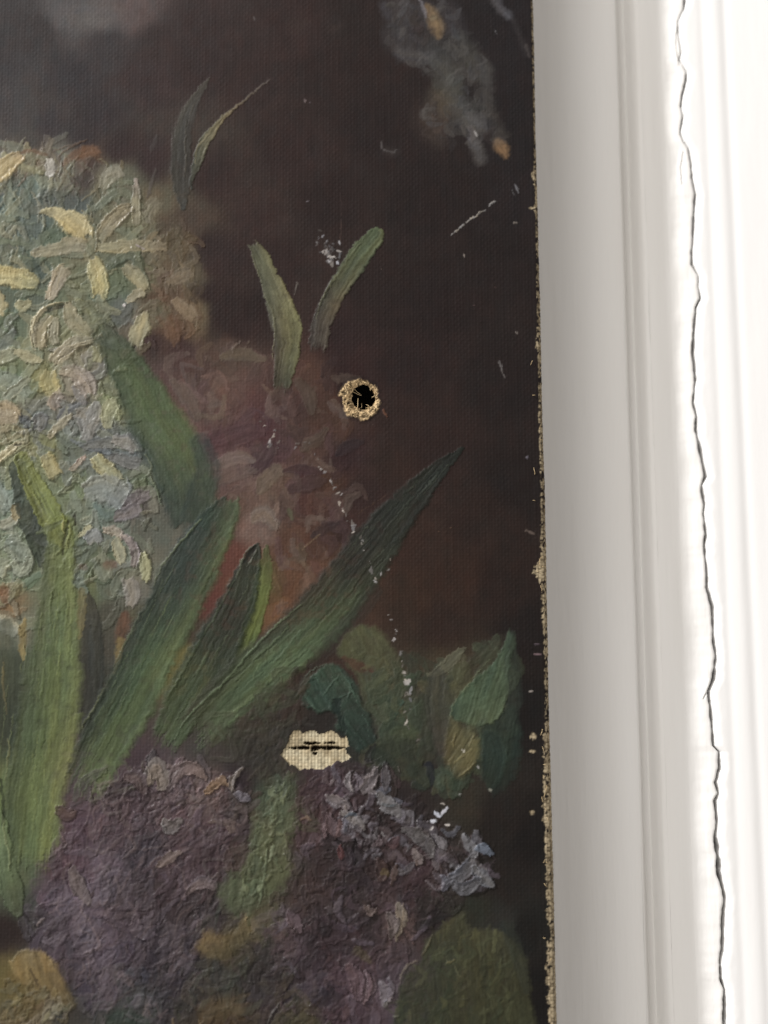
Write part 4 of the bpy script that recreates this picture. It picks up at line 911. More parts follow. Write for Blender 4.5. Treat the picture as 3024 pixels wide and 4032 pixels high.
k = leaf('left blade of the forked sage-green leaf')
stroke([(992, 945, 30), (1028, 1000, 66), (1062, 1080, 78), (1095, 1160, 96), (1124, 1245, 116), (1138, 1330, 112), (1128, 1420, 96), (1112, 1510, 68), (1100, 1590, 22)],
       [[(86, 84, 66), (80, 80, 64)], [(112, 110, 76), (84, 88, 68)], [(116, 112, 78), (86, 88, 68)], [(124, 118, 80), (84, 86, 68)], [(128, 124, 78), (82, 80, 66)], [(120, 118, 74), (78, 74, 62)], [(100, 100, 66), (76, 74, 60)], [(80, 82, 58), (72, 68, 56)], [(70, 68, 52), (66, 60, 50)]],
       h=.12, part=k, bristle=.32, streak=.34, dry=.05, fade=(.06, .2), ragged=.06)
ridge([(1045, 1150), (1075, 1230), (1085, 1290), (1082, 1350), (1076, 1410)], (142, 136, 88), 8, .26, k, .75)
ridge([(1000, 1000), (1020, 1070), (1040, 1140)], (128, 124, 86), 6, .2, k, .7)
k = leaf('right blade of the forked sage-green leaf with a blunt tip')
stroke([(1494, 918, 50), (1474, 945, 82), (1420, 1010, 96), (1362, 1095, 90), (1312, 1180, 84), (1272, 1270, 84), (1258, 1350, 80), (1238, 1430, 50)],
       [[(92, 100, 70), (80, 92, 62)], [(94, 102, 72), (80, 92, 64)], [(98, 102, 74), (76, 86, 62)], [(100, 98, 72), (72, 78, 60)], [(98, 88, 68), (72, 74, 62)], [(84, 78, 68), (76, 70, 62)], [(80, 74, 64), (74, 66, 58)], [(72, 62, 52), (66, 56, 48)]],
       h=.12, part=k, bristle=.32, streak=.34, fade=(0, .25), ragged=.06)
ridge([(1440, 940), (1385, 1010), (1330, 1090), (1290, 1150), (1262, 1200), (1245, 1260)], (134, 136, 100), 8, .26, k, .75)
for dx in (0, 22, 44):
    ridge([(1262 + dx, 1230), (1248 + dx, 1300), (1240 + dx, 1370)], (108, 104, 92), 5, .14, k, .6)
ridge([(1174, 1110), (1168, 1160)], (150, 148, 144), 6, .12, None, .8)
ridge([(1184, 1240), (1186, 1280)], (122, 122, 104), 5, .12, None, .6)

k = leaf('rounded olive leaf below the long dark leaf')
patch([(1340, 2521), (1376, 2477), (1434, 2459), (1492, 2477), (1535, 2535), (1579, 2608), (1622, 2694), (1658, 2759), (1665, 2832), (1615, 2868), (1550, 2882), (1499, 2926), (1470, 2853), (1434, 2781), (1405, 2702), (1391, 2651), (1354, 2608), (1318, 2571)], [[(86, 90, 60), (80, 84, 56)], [(80, 80, 54), (78, 82, 54)], [(72, 68, 50), (74, 78, 56)], [(66, 64, 50), (68, 74, 56)]], 1.1, h=.10, part=k, soft=.8, cover=.5)
stroke([(1350, 2590, 20), (1420, 2630, 44), (1460, 2640, 20)], (88, 52, 42), h=.05, alpha=.75, soft=.5)
dabs([(1400, 2560), (1560, 2580), (1650, 2800), (1600, 2900), (1500, 2780)], 60, 50, 18, .08, .15, -.6, .5, k, .5, [(88, 92, 66), (58, 72, 58)], .3)
stroke([(1540, 2830, 20), (1550, 2790, 40), (1580, 2760, 20)], (58, 80, 66), h=.12, alpha=.8, part=k)
k = leaf('thick teal-green leaf above the bare patch')
patch([(1170, 2723), (1210, 2665), (1275, 2611), (1325, 2615), (1369, 2658), (1398, 2687), (1412, 2731), (1434, 2781), (1463, 2839), (1470, 2890), (1499, 2933), (1434, 2969), (1369, 2940), (1347, 2890), (1311, 2868), (1322, 2832), (1289, 2799), (1253, 2810), (1217, 2788), (1181, 2774)], [[(56, 78, 62), (56, 80, 62)], [(56, 76, 62), (52, 72, 58)], [(48, 64, 54), (50, 70, 56)], [(44, 58, 50), (46, 62, 52)]], .9, h=.2, part=k, soft=.6, edge=.8, cover=.95, bristle=.45)
for p_ in [[(1185, 2690), (1215, 2650), (1270, 2620)], [(1230, 2670), (1250, 2680), (1252, 2700)], [(1270, 2740), (1300, 2690), (1330, 2660)], [(1330, 2640), (1375, 2690), (1400, 2760), (1440, 2800)], [(1360, 2760), (1375, 2710), (1385, 2680)], [(1300, 2750), (1340, 2740), (1380, 2720)], [(1190, 2740), (1230, 2780), (1260, 2800)], [(1420, 2810), (1440, 2850), (1450, 2900)], [(1330, 2850), (1345, 2880)], [(1345, 2600 + 230), (1335, 2870)]]:
    ridge(p_, (92, 120, 100), 7, .3, k, .75)
stroke([(1325, 2760, 30), (1320, 2790, 34), (1330, 2810, 16)], (30, 44, 38), h=.02, alpha=.8, part=k)
stroke([(1338, 2830, 26), (1345, 2870, 34), (1340, 2890, 16)], (32, 46, 42), h=.02, alpha=.8, part=k)
fo = new_part('painted_foliage', 'dim undergrowth of dark green brush strokes')
dabs([(1480, 2600), (1700, 2640), (1990, 2520), (2010, 2700), (2000, 2980), (1880, 3100), (1700, 3100), (1560, 3020), (1440, 2980)], 200, 84, 40, .10, .16, 1.9, .5, fo, .6, [(70, 82, 58), (54, 72, 56), (86, 86, 58), (62, 74, 56)], .8, .4, 1.0)
patch([(1660, 2700), (1740, 2640), (1790, 2760), (1790, 2900), (1740, 3010), (1650, 3000), (1640, 2850)], [[(72, 72, 58), (66, 66, 52)], [(66, 66, 54), (58, 60, 48)], [(62, 58, 50), (56, 54, 46)]], 1.5, h=.08, alpha=.7, soft=1.2, part=fo, warp=.5)
patch([(1830, 2600), (1900, 2540), (1990, 2500), (1960, 2600), (1860, 2680), (1790, 2740)], [[(74, 70, 52), (66, 66, 52)], [(72, 66, 48), (60, 60, 48)]], 2.3, h=.07, alpha=.6, soft=1.0, part=fo, warp=.5)
patch([(1900, 2850), (2010, 2780), (2050, 2900), (2030, 3060), (1940, 3140), (1880, 3040)], [[(48, 62, 54), (46, 58, 50)], [(44, 62, 52), (42, 54, 46)], [(42, 52, 44), (40, 46, 40)]], 1.7, h=.09, alpha=.85, soft=1.0, part=fo, warp=.5)
patch([(1430, 2930), (1560, 2900), (1660, 2960), (1640, 3060), (1540, 3060), (1450, 3030)], [[(54, 62, 48), (50, 58, 46)], [(48, 54, 46), (46, 50, 42)]], 1.2, h=.09, alpha=.7, soft=1.0, part=fo, warp=.5)
k = leaf('small grey-olive sprig with a slanted stub', 'painted_stalk')
stroke([(1828, 2556, 14), (1780, 2595, 44), (1730, 2640, 40), (1682, 2660, 16)], (92, 90, 70), h=.08, part=k, dry=.1)
stroke([(1720, 2660, 60), (1710, 2760, 90), (1720, 2860, 80), (1740, 2960, 50)], [(74, 72, 60), (70, 70, 58), (72, 68, 58), (72, 64, 56)], h=.06, alpha=.75, soft=.4, part=k)
k = leaf('heart-shaped green leaf near the worn edge with an ochre foot')
patch([(2005, 2477), (2027, 2535), (2005, 2615), (1998, 2709), (1984, 2788), (1948, 2846), (1875, 2861), (1781, 2839), (1763, 2803), (1796, 2752), (1832, 2702), (1897, 2651), (1948, 2600)], [[(68, 84, 64), (70, 82, 64)], [(76, 92, 68), (68, 86, 66)], [(82, 96, 68), (66, 88, 68)], [(82, 92, 66), (66, 84, 64)]], 1.9, h=.13, part=k, soft=.4, edge=.8)
ridge([(1925, 2600), (1860, 2670), (1800, 2740), (1770, 2810), (1780, 2840)], (100, 116, 92), 7, .2, k, .7)
ridge([(1990, 2650), (1990, 2740), (1960, 2820), (1920, 2850)], (96, 112, 88), 6, .18, k, .7)
stroke([(2015, 2500, 30), (2010, 2620, 60), (2020, 2760, 70), (2000, 2860, 40)], (56, 66, 56), h=.05, alpha=.6, soft=.5, part=k)
patch([(1752, 2875), (1767, 2817), (1803, 2846), (1868, 2882), (1882, 2962), (1853, 3027), (1796, 3078), (1752, 3020), (1741, 2962)], [[(92, 90, 62), (86, 84, 58)], [(112, 104, 64), (92, 86, 56)], [(112, 102, 62), (86, 78, 52)], [(80, 74, 50), (70, 66, 46)]], 2.1, h=.2, alpha=.85, part=k, soft=.9, edge=.6, bristle=.5)
for p_ in [[(1790, 2890), (1780, 2920), (1775, 2945)], [(1850, 2950), (1810, 2985), (1780, 3010)], [(1870, 3000), (1830, 3040), (1800, 3060)], [(1860, 2900), (1840, 2940)]]:
    ridge(p_, (140, 128, 82), 8, .34, k, .8)
stroke([(1930, 2920, 80), (1945, 2990, 110), (1930, 3080, 60)], [(50, 64, 54), (46, 62, 52), (44, 56, 46)], h=.08, alpha=.85, soft=.3, part=k)

# ---------------------------------------------------------------- purple bloom, lower left
pf = new_part('painted_flower', 'muted purple flower head in short ridged strokes')
ppoly = [(330, 3080), (500, 3020), (640, 2980), (720, 3020), (900, 3080), (980, 3180), (960, 3330), (880, 3480), (860, 3600), (760, 3760), (700, 3950), (600, 4032), (380, 4032), (280, 3850), (180, 3750), (110, 3600), (130, 3480), (180, 3320), (240, 3180)]
dabs(ppoly, 330, 100, 30, .15, .22, 2.1, .5, pf, .6, [(112, 100, 106), (76, 68, 74), (60, 52, 56), (92, 78, 82)], .35)
dabs(ppoly, 380, 90, 11, .15, .12, 2.1, .33, pf, .45, [(122, 106, 106), (78, 66, 70)], .3, .3, 1.08)
dabs([(620, 3000), (960, 3080), (960, 3250), (800, 3300), (480, 3280), (420, 3150)], 90, 64, 18, .2, .18, None, 3, pf, .65, [(120, 106, 98), (92, 78, 78)], .4)
for pts, c, lb in [
    ([(600, 3050, 30), (590, 2990, 44), (600, 2950, 18)], (78, 72, 74), None), ([(580, 3070, 40), (610, 3010, 62), (640, 3080, 50), (620, 3100, 20)], (116, 106, 98), 'grey-lilac twisted petal'),
    ([(500, 3050, 40), (540, 3060, 60), (560, 3110, 30)], (88, 74, 76), None), ([(660, 3100, 20), (700, 3030, 56), (760, 3020, 50), (800, 3060, 20)], (108, 92, 88), None),
    ([(810, 3110, 30), (860, 3070, 40), (885, 3085, 24)], (120, 98, 78), 'tan touched petal'), ([(905, 3100, 20), (915, 3060, 26), (950, 3020, 10)], (110, 102, 98), None),
    ([(930, 3120, 26), (950, 3135, 40), (970, 3150, 20)], (104, 98, 104), None), ([(640, 3220, 20), (660, 3250, 56), (700, 3230, 30)], (104, 98, 96), None),
    ([(230, 3180, 40), (260, 3200, 50), (290, 3190, 20)], (90, 72, 70), None), ([(620, 3400, 24), (660, 3370, 40), (700, 3350, 20)], (108, 94, 90), None),
    ([(280, 3420, 40), (300, 3480, 60), (340, 3540, 30)], (106, 94, 92), None), ([(740, 3500, 24), (780, 3470, 50), (830, 3480, 30)], (100, 88, 90), None)]:
    stroke(pts, c, h=.24, part=new_part('petal', lb, pf), bristle=.34, edge=1.0, ragged=.2, streak=.3)
for p_, c, hh in [([(905, 3110), (912, 3060), (930, 3030), (955, 3015)], (170, 160, 152), .42), ([(130, 3600), (150, 3625)], (64, 56, 50), .1), ([(135, 3630), (150, 3610), (172, 3603)], (146, 136, 138), .34),
                  ([(640, 3215), (632, 3240), (650, 3270)], (150, 146, 142), .36), ([(665, 3080), (690, 3040), (712, 2990)], (134, 122, 112), .34), ([(570, 3010), (585, 3040), (590, 3080)], (138, 130, 122), .38),
                  ([(180, 3370), (240, 3330), (262, 3310)], (120, 106, 100), .32), ([(225, 3250), (240, 3290), (258, 3310)], (120, 106, 102), .32), ([(860, 3350), (880, 3330), (898, 3345)], (128, 112, 108), .34),
                  ([(700, 3700 + 60), (720, 3780), (690, 3850)], (112, 108, 104), .3), ([(670, 3820), (690, 3790), (710, 3780)], (128, 120, 116), .3), ([(735, 3880), (745, 3930), (740, 3990)], (116, 108, 104), .3)]:
    ridge(p_, c, 10, hh, pf, .85)
stroke([(50, 3530, 14), (75, 3575, 16), (110, 3620, 10)], (48, 42, 38), h=0, alpha=.85, soft=.4)
ridge([(45, 3545), (60, 3575)], (150, 150, 138), 9, .34, None)

k = leaf('pale green leaf edge curving at the canvas left')
stroke([(-60, 3120, 60), (0, 3260, 60), (20, 3390, 70), (40, 3500, 90), (60, 3580, 40)], [[(96, 108, 68), (104, 118, 74)], [(88, 104, 68), (112, 126, 84)], [(82, 98, 68), (104, 120, 82)], [(80, 92, 64), (86, 100, 70)], [(72, 80, 60), (78, 86, 64)]], h=.16, part=k, streak=.24)
ridge([(2, 3200), (10, 3280), (28, 3360), (34, 3430)], (146, 154, 110), 9, .34, k)
stroke([(-5, 3060, 14), (8, 3180, 14), (2, 3240, 8)], (40, 48, 32), h=0, alpha=.8, soft=.5)

k = leaf('ochre rounded petal at the lower left', 'painted_petal')
patch([(27, 3781), (66, 3741), (119, 3724), (166, 3741), (206, 3774), (232, 3820), (252, 3873), (292, 3946), (265, 3973), (219, 3940), (179, 3900), (133, 3880), (86, 3873), (53, 3847), (33, 3814)], [[(138, 118, 72), (138, 118, 74)], [(134, 112, 66), (126, 106, 64)], [(112, 96, 60), (102, 88, 58)], [(88, 80, 58), (88, 80, 60)]], 1.3, h=.18, alpha=.9, part=k, soft=.7, edge=.6, bristle=.5)
stroke([(110, 3810, 10), (140, 3870, 12), (175, 3910, 8)], (68, 54, 36), h=0, alpha=.75, part=k, soft=.4)
ridge([(36, 3775), (70, 3735), (120, 3728)], (160, 138, 86), 8, .26, k, .8)
ridge([(190, 3770), (200, 3790)], (170, 146, 92), 9, .3, k, .8)
dabs([(0, 3860), (200, 3900), (280, 3960), (200, 4032), (0, 4032)], 80, 50, 18, .14, .2, -.9, .4, None, .6, [(128, 112, 70), (92, 92, 76), (140, 132, 112)], .35)
ug = new_part('painted_undergrowth', 'dark brown and green brushwork between the blooms')
dabs([(740, 3620), (900, 3560), (1130, 3600), (1120, 3800), (1240, 4040), (560, 4040), (680, 3850)], 190, 80, 24, .13, .2, 1.9, .6, ug, .6, [(84, 74, 60), (58, 54, 52), (70, 74, 56), (76, 64, 66)], .5, .5)
dabs([(780, 2900), (1050, 2720), (1200, 2640), (1180, 2900), (1150, 3060), (1000, 3060), (960, 3000)], 120, 90, 26, .09, .16, 2.0, .4, ug, .55, [(70, 62, 50), (52, 50, 44), (62, 66, 48)], .4, .4)
k = leaf('ochre petal between the purple blooms', 'painted_petal')
patch([(756, 3714), (796, 3655), (862, 3668), (922, 3635), (961, 3582), (994, 3588), (1014, 3635), (1034, 3708), (981, 3701), (941, 3728), (888, 3787), (822, 3771), (769, 3747)], [[(98, 88, 60), (132, 110, 70)], [(98, 88, 58), (124, 102, 64)], [(92, 84, 58), (102, 88, 58)], [(84, 78, 56), (84, 76, 56)]], 1.3, h=.17, alpha=.85, part=k, soft=1.0, edge=.5, bristle=.45)
ridge([(966, 3600), (958, 3625)], (172, 148, 104), 9, .34, k)
stroke([(800, 3990, 60), (870, 3960, 90), (930, 3970, 50)], (96, 82, 58), h=.1, alpha=.6, soft=.8)
for x, y in ((670, 4005), (775, 4010)):
    ridge([(x, y), (x + 4, y + 40)], (150, 126, 86), 11, .3, None, .8)
ridge([(1095, 3945), (1060, 3985), (1040, 4025)], (146, 140, 132), 9, .34, None, .85)
ridge([(600, 3940), (615, 3990), (620, 4030)], (70, 52, 46), 10, .2, None, .7)
stroke([(430, 4000, 60), (500, 4010, 80), (560, 4020, 40)], (52, 66, 56), h=.06, alpha=.6, soft=.5)

k = leaf('light green stem between the two purple blooms', 'painted_stalk')
dabs([(1090, 3060), (1180, 3060), (1160, 3300), (1130, 3480), (960, 3620), (830, 3600), (900, 3420), (1000, 3200)], 60, 80, 24, .1, .14, 1.85, .35, k, .6, [(84, 92, 66), (72, 82, 60)], .6, .4)
patch([(1110,3060),(1170,3060),(1165,3200),(1140,3330),(1150,3420),(1080,3520),(1010,3560),(960,3590),(890,3590),(860,3560),(840,3500),(900,3450),(960,3390),(985,3270),(1010,3210),(1050,3180)], [[(72, 78, 58), (70, 74, 58)], [(86, 92, 64), (80, 88, 64)], [(96, 98, 66), (86, 96, 70)], [(84, 92, 64), (84, 94, 68)], [(72, 82, 62), (78, 84, 62)]], 1.75, h=.13, alpha=.85, part=k, soft=1.3, edge=.3, warp=.55)
dabs([(1080, 3080), (1140, 3100), (1110, 3350), (1040, 3520), (940, 3560), (960, 3400)], 90, 50, 14, .2, .15, 1.85, .35, k, .6, [(126, 136, 104), (76, 88, 62)], .4)
ridge([(1046, 3330), (1038, 3420), (1020, 3480), (1015, 3520), (1000, 3580)], (132, 142, 108), 9, .36, k, .85)
ridge([(1070, 3270), (1050, 3320)], (122, 132, 100), 8, .3, k, .8)

# ---------------------------------------------------------------- dark mauve bloom, lower right
mf = new_part('painted_flower', 'dark mauve flower head with grey-lilac touches')
mpoly = [(1170, 3060), (1330, 3020), (1500, 3000), (1560, 3150), (1700, 3200), (1800, 3280), (1900, 3300), (1930, 3480), (1800, 3560), (1720, 3620), (1600, 3700), (1540, 3850), (1520, 4032), (1230, 4032), (1100, 3980), (1000, 3800), (1020, 3620), (1130, 3500), (1120, 3300)]
dabs(mpoly, 330, 74, 28, .16, .24, 2.0, .9, mf, .62, [(104, 92, 102), (60, 48, 54), (84, 66, 74), (46, 40, 44)], .4)
dabs(mpoly, 480, 66, 10, .13, .12, 2.0, .6, mf, .45, [(98, 82, 84), (50, 44, 46)], .3, .3, 1.08)
dabs([(1280, 3040), (1540, 3000), (1580, 3200), (1760, 3260), (1930, 3320), (1900, 3480), (1740, 3500), (1560, 3420), (1330, 3300)], 75, 60, 24, .24, .14, None, 3, mf, .8, [(118, 112, 118), (104, 98, 106), (96, 86, 92), (110, 110, 118)], .85, .8)
mp_ = [([(1368, 3050, 18), (1362, 3080, 26), (1378, 3110, 14)], (128, 120, 120)), ([(1400, 3050, 14), (1412, 3080, 26), (1400, 3105, 14)], (104, 94, 98)), ([(1470, 3030, 20), (1450, 3080, 52), (1430, 3110, 40), (1470, 3120, 18)], (112, 104, 106)),
       ([(1510, 3010, 16), (1515, 3060, 40), (1510, 3110, 16)], (92, 88, 94)), ([(1280, 3130, 16), (1310, 3150, 48), (1350, 3170, 40), (1360, 3190, 16)], (106, 98, 100)), ([(1490, 3130, 30), (1520, 3170, 60), (1555, 3195, 40), (1560, 3215, 14)], (110, 106, 106)),
       ([(1500, 3165, 10), (1525, 3172, 14), (1550, 3170, 8)], (72, 78, 84)), ([(1340, 3200, 20), (1375, 3215, 40), (1405, 3235, 30), (1430, 3265, 10)], (112, 108, 110)), ([(1350, 3215, 10), (1375, 3205, 16), (1395, 3210, 8)], (74, 82, 92)),
       ([(1290, 3210, 20), (1300, 3250, 50), (1310, 3280, 26)], (96, 78, 80)), ([(1265, 3240, 10), (1272, 3280, 16), (1270, 3295, 8)], (112, 90, 90)), ([(1330, 3230, 14), (1325, 3270, 26), (1315, 3300, 10)], (100, 80, 82)),
       ([(1590, 3270, 30), (1640, 3290, 60), (1680, 3330, 60), (1690, 3370, 24)], (92, 88, 88)), ([(1640, 3240, 20), (1680, 3260, 44), (1710, 3290, 20)], (84, 76, 78)), ([(1620, 3350, 20), (1640, 3380, 34), (1645, 3405, 12)], (112, 102, 102)),
       ([(1700, 3290, 16), (1730, 3320, 36), (1745, 3345, 14)], (110, 104, 104)), ([(1820, 3290, 16), (1840, 3330, 40), (1860, 3350, 40), (1850, 3370, 16)], (114, 112, 114)), ([(1870, 3340, 20), (1900, 3345, 40), (1935, 3365, 10)], (98, 104, 114)),
       ([(1850, 3370, 20), (1840, 3410, 50), (1800, 3450, 60), (1750, 3470, 24)], (92, 92, 98)), ([(1860, 3420, 24), (1890, 3460, 56), (1930, 3485, 24)], (104, 104, 108)), ([(1780, 3480, 30), (1820, 3500, 50), (1870, 3470, 40)], (94, 94, 100)),
       ([(1480, 3390, 30), (1500, 3430, 56), (1490, 3460, 30)], (74, 56, 52)), ([(1520, 3330, 20), (1540, 3320, 40), (1560, 3300, 14)], (90, 66, 66)), ([(1330, 3330, 14), (1332, 3360, 24), (1335, 3385, 8)], (98, 60, 58)),
       ([(1560, 3560, 20), (1575, 3610, 46), (1560, 3660, 30), (1550, 3700, 12)], (118, 106, 92)), ([(1430, 3570, 16), (1450, 3590, 36), (1470, 3585, 14)], (108, 94, 92)), ([(1130, 3590, 20), (1150, 3620, 50), (1170, 3660, 24)], (98, 80, 82)),
       ([(1520, 3600, 30), (1540, 3640, 50), (1530, 3690, 20)], (98, 86, 82)), ([(1430, 3830, 20), (1440, 3880, 40), (1420, 3940, 30)], (104, 84, 88)), ([(1490, 3870, 20), (1510, 3910, 50), (1500, 3950, 24)], (112, 104, 108)),
       ([(1520, 3850, 14), (1530, 3890, 30), (1520, 3920, 12)], (100, 92, 98)), ([(1360, 3800, 30), (1390, 3850, 60), (1400, 3920, 40)], (96, 76, 80)), ([(1530, 3480, 12), (1545, 3440, 24), (1550, 3410, 10)], (80, 66, 64))]
for pts, c in mp_:
    stroke(pts, c, h=.26, part=new_part('petal', None, mf), bristle=.34, edge=1.0, ragged=.22, streak=.25, gloss=.9)
for p_, c in [([(1362, 3060), (1372, 3040), (1385, 3035)], (150, 142, 140)), ([(1370, 3080), (1378, 3112)], (140, 130, 128)), ([(1445, 3070), (1470, 3030), (1485, 3015)], (132, 124, 124)), ([(1455, 2960), (1450, 2990), (1462, 3000)], (134, 126, 124)),
              ([(1350, 3170), (1360, 3195)], (140, 132, 130)), ([(1395, 3220), (1420, 3255)], (136, 132, 132)), ([(1270, 3250), (1272, 3290)], (128, 108, 106)), ([(1580, 3560), (1580, 3620), (1555, 3690)], (150, 136, 118)),
              ([(1632, 3390), (1640, 3405)], (160, 132, 118)), ([(1430, 3820), (1434, 3860), (1428, 3950)], (140, 124, 124)), ([(1465, 3275), (1480, 3305)], (138, 132, 128)), ([(1560, 3020), (1570, 3040)], (120, 114, 116)),
              ([(1740, 3400), (1755, 3450), (1760, 3480)], (110, 92, 88)), ([(1720, 3390), (1730, 3440)], (104, 86, 82)), ([(1510, 3930), (1500, 3945)], (200, 198, 206)), ([(1180, 3780), (1210, 3755)], (112, 102, 104))]:
    ridge(p_, c, 9, .34, mf, .8)
stroke([(1180, 3225, 12), (1205, 3215, 14), (1215, 3225, 8)], (118, 94, 76), h=.16)
stroke([(1500, 3430, 30), (1520, 3440, 20)], (100, 86, 54), h=.1, alpha=.7)
stroke([(1440, 3860 - 80, 30), (1400, 3740, 40)], (92, 82, 50), h=.1, alpha=.5, soft=.5)
stroke([(1440, 2990, 24), (1455, 2960, 34), (1470, 2930, 14)], (40, 36, 40), h=.08, alpha=.8)
stroke([(1680, 3010, 24), (1690, 3050, 34), (1690, 3090, 16)], (42, 46, 54), h=.06, alpha=.8)
blot(1500, 2980, 60, 120, (46, 58, 48), .6, .5, .4); blot(1640, 3060, 80, 140, (46, 56, 46), .6, .5, 1)

k = leaf('broad dark olive leaf in the lower right')
patch([(1665, 3699), (1752, 3619), (1825, 3590), (1839, 3655), (1940, 3655), (2027, 3713), (2070, 3800), (2081, 3945), (2078, 4162), (1550, 4162), (1539, 3981), (1557, 3894), (1579, 3836), (1637, 3793), (1651, 3749)], [[(84, 80, 54), (62, 64, 48)], [(74, 72, 46), (56, 62, 46)], [(70, 68, 42), (54, 60, 42)], [(68, 68, 42), (50, 58, 42)], [(66, 68, 40), (46, 54, 40)]], 1.5, h=.09, part=k, soft=.7, cover=.5, edge=.3)
dabs([(1700, 3640), (1850, 3620), (2000, 3750), (2020, 4032), (1560, 4032), (1580, 3850)], 150, 80, 16, .08, .2, 1.9, .35, k, .5, [(92, 94, 62), (56, 66, 46)], .35)
for p_, c in [([(1630, 3780), (1600, 3800), (1575, 3830), (1560, 3880)], (142, 136, 112)), ([(1780, 3800), (1790, 3825), (1800, 3850)], (122, 118, 78)), ([(1750, 3790), (1775, 3780)], (128, 122, 80)), ([(1690, 3680), (1670, 3720), (1650, 3760)], (112, 102, 72)), ([(1540, 4005), (1560, 3998)], (142, 138, 120))]:
    ridge(p_, c, 9, .3, k, .8)
stroke([(1630, 3650, 30), (1700, 3625, 30), (1760, 3605, 12)], (46, 42, 40), h=.06, alpha=.8, soft=.3)
stroke([(1985, 3650, 60), (2030, 3780, 60), (2060, 3900, 30)], (52, 58, 50), h=.05, alpha=.6, soft=.5, part=k)

# ---------------------------------------------------------------- white nicks, scratch, abrasion and painted highlights
sc_ = new_part('scratch', 'broken line of white nicks where the paint is knocked off')
PART_flecks = []
def fleck(x, y, s, c=(196, 190, 186), el=1.0, ang=0.0, alpha=.9, h=.10):
    alpha = alpha * .9
    dx, dy = math.cos(ang) * s * el / 2, math.sin(ang) * s * el / 2
    stroke([(x - dx, y - dy, s * .8), (x, y, s), (x + dx, y + dy, s * .7)], c, h=h, alpha=alpha, soft=.3, ragged=.35, streak=.1, edge=.3, part=sc_, cover=.8, gloss=.6)
for x, y, s in [(1060, 1735, 14), (1078, 1712, 12), (1085, 1690, 9), (1070, 1752, 10), (1095, 1740, 10), (1058, 1756, 8), (1098, 1760, 9), (1028, 1655, 8), (1042, 1672, 6), (1165, 1745, 5), (1178, 1744, 5), (1192, 1743, 5), (1206, 1743, 5), (1218, 1742, 5), (1163, 1764, 8), (1240, 1790, 6), (1256, 1810, 5), (1258, 1838, 8), (1266, 1846, 7), (1280, 1858, 9),
                (1303, 1892, 9), (1306, 1905, 8), (1318, 1922, 14), (1332, 1938, 12), (1345, 1945, 9), (1335, 1985, 13), (1345, 1998, 8), (1355, 2010, 11), (1364, 2030, 9), (1372, 2048, 8), (1386, 2058, 13), (1392, 2066, 10), (1393, 2082, 13), (1395, 2095, 8), (1422, 2118, 12), (1428, 2130, 9), (1425, 2145, 9), (1432, 2170, 6),
                (1462, 2245, 14), (1455, 2215, 6), (1500, 2262, 9), (1478, 2290, 11), (1476, 2275, 8), (1528, 2243, 8), (1534, 2206, 7), (1530, 2420, 8), (1542, 2440, 6), (1552, 2478, 7), (1556, 2496, 7), (1552, 2518, 8), (1575, 2574, 20), (1576, 2606, 8), (1580, 2624, 9), (1586, 2648, 10), (1592, 2662, 9), (1602, 2688, 16), (1596, 2676, 9), (1612, 2722, 13), (1604, 2735, 12), (1588, 2740, 13), (1614, 2756, 14), (1590, 2803, 7), (1610, 2792, 7), (1598, 2845, 14), (1600, 2862, 9), (1640, 2916, 11)]:
    fleck(x + RNG.normal(0, 2), y + RNG.normal(0, 2), s * RNG.uniform(.6, 1.05), tuple(np.array((172, 166, 162)) * RNG.uniform(.55, 1.15)), RNG.uniform(.8, 1.8), RNG.uniform(0, 3))
s2 = new_part('scratch', 'pale diagonal scratch through the dark paint')
sc_, keep = s2, sc_
for f in np.linspace(0, 1, 22):
    x = 1785 + 170 * f + RNG.normal(0, 2); y = 925 - 130 * f + RNG.normal(0, 2.5)
    if .30 < f < .36 or .78 < f < .86 or f < .06 and RNG.random() < .5: continue
    fleck(x, y, RNG.uniform(5, 9), tuple(np.array((190, 182, 172)) * RNG.uniform(.65, 1.05)), 1.9, -.65)
sc_ = new_part('scratch', 'cluster of white specks above the forked leaf')
for j in range(38):
    a = RNG.uniform(0, 1); x = 1255 + a * 75 + RNG.normal(0, 14); y = 945 + a * 80 + RNG.normal(0, 22)
    fleck(x, y, RNG.uniform(4, 8) * (1 + .8 * a), tuple(np.array((160, 156, 156)) * RNG.uniform(.5, 1.15)), 1.2, RNG.uniform(0, 3), .4 + .5 * a)
for x, y, s, e, a in [(1344, 955, 8, 1.5, 1.3), (1314, 1012, 12, 1.6, .3), (1336, 1035, 10, 1, 1)]:
    fleck(x, y, s, (190, 186, 186), e, a)
sc_ = new_part('scratch', 'tiny pale flecks and painted highlights over the dark ground')
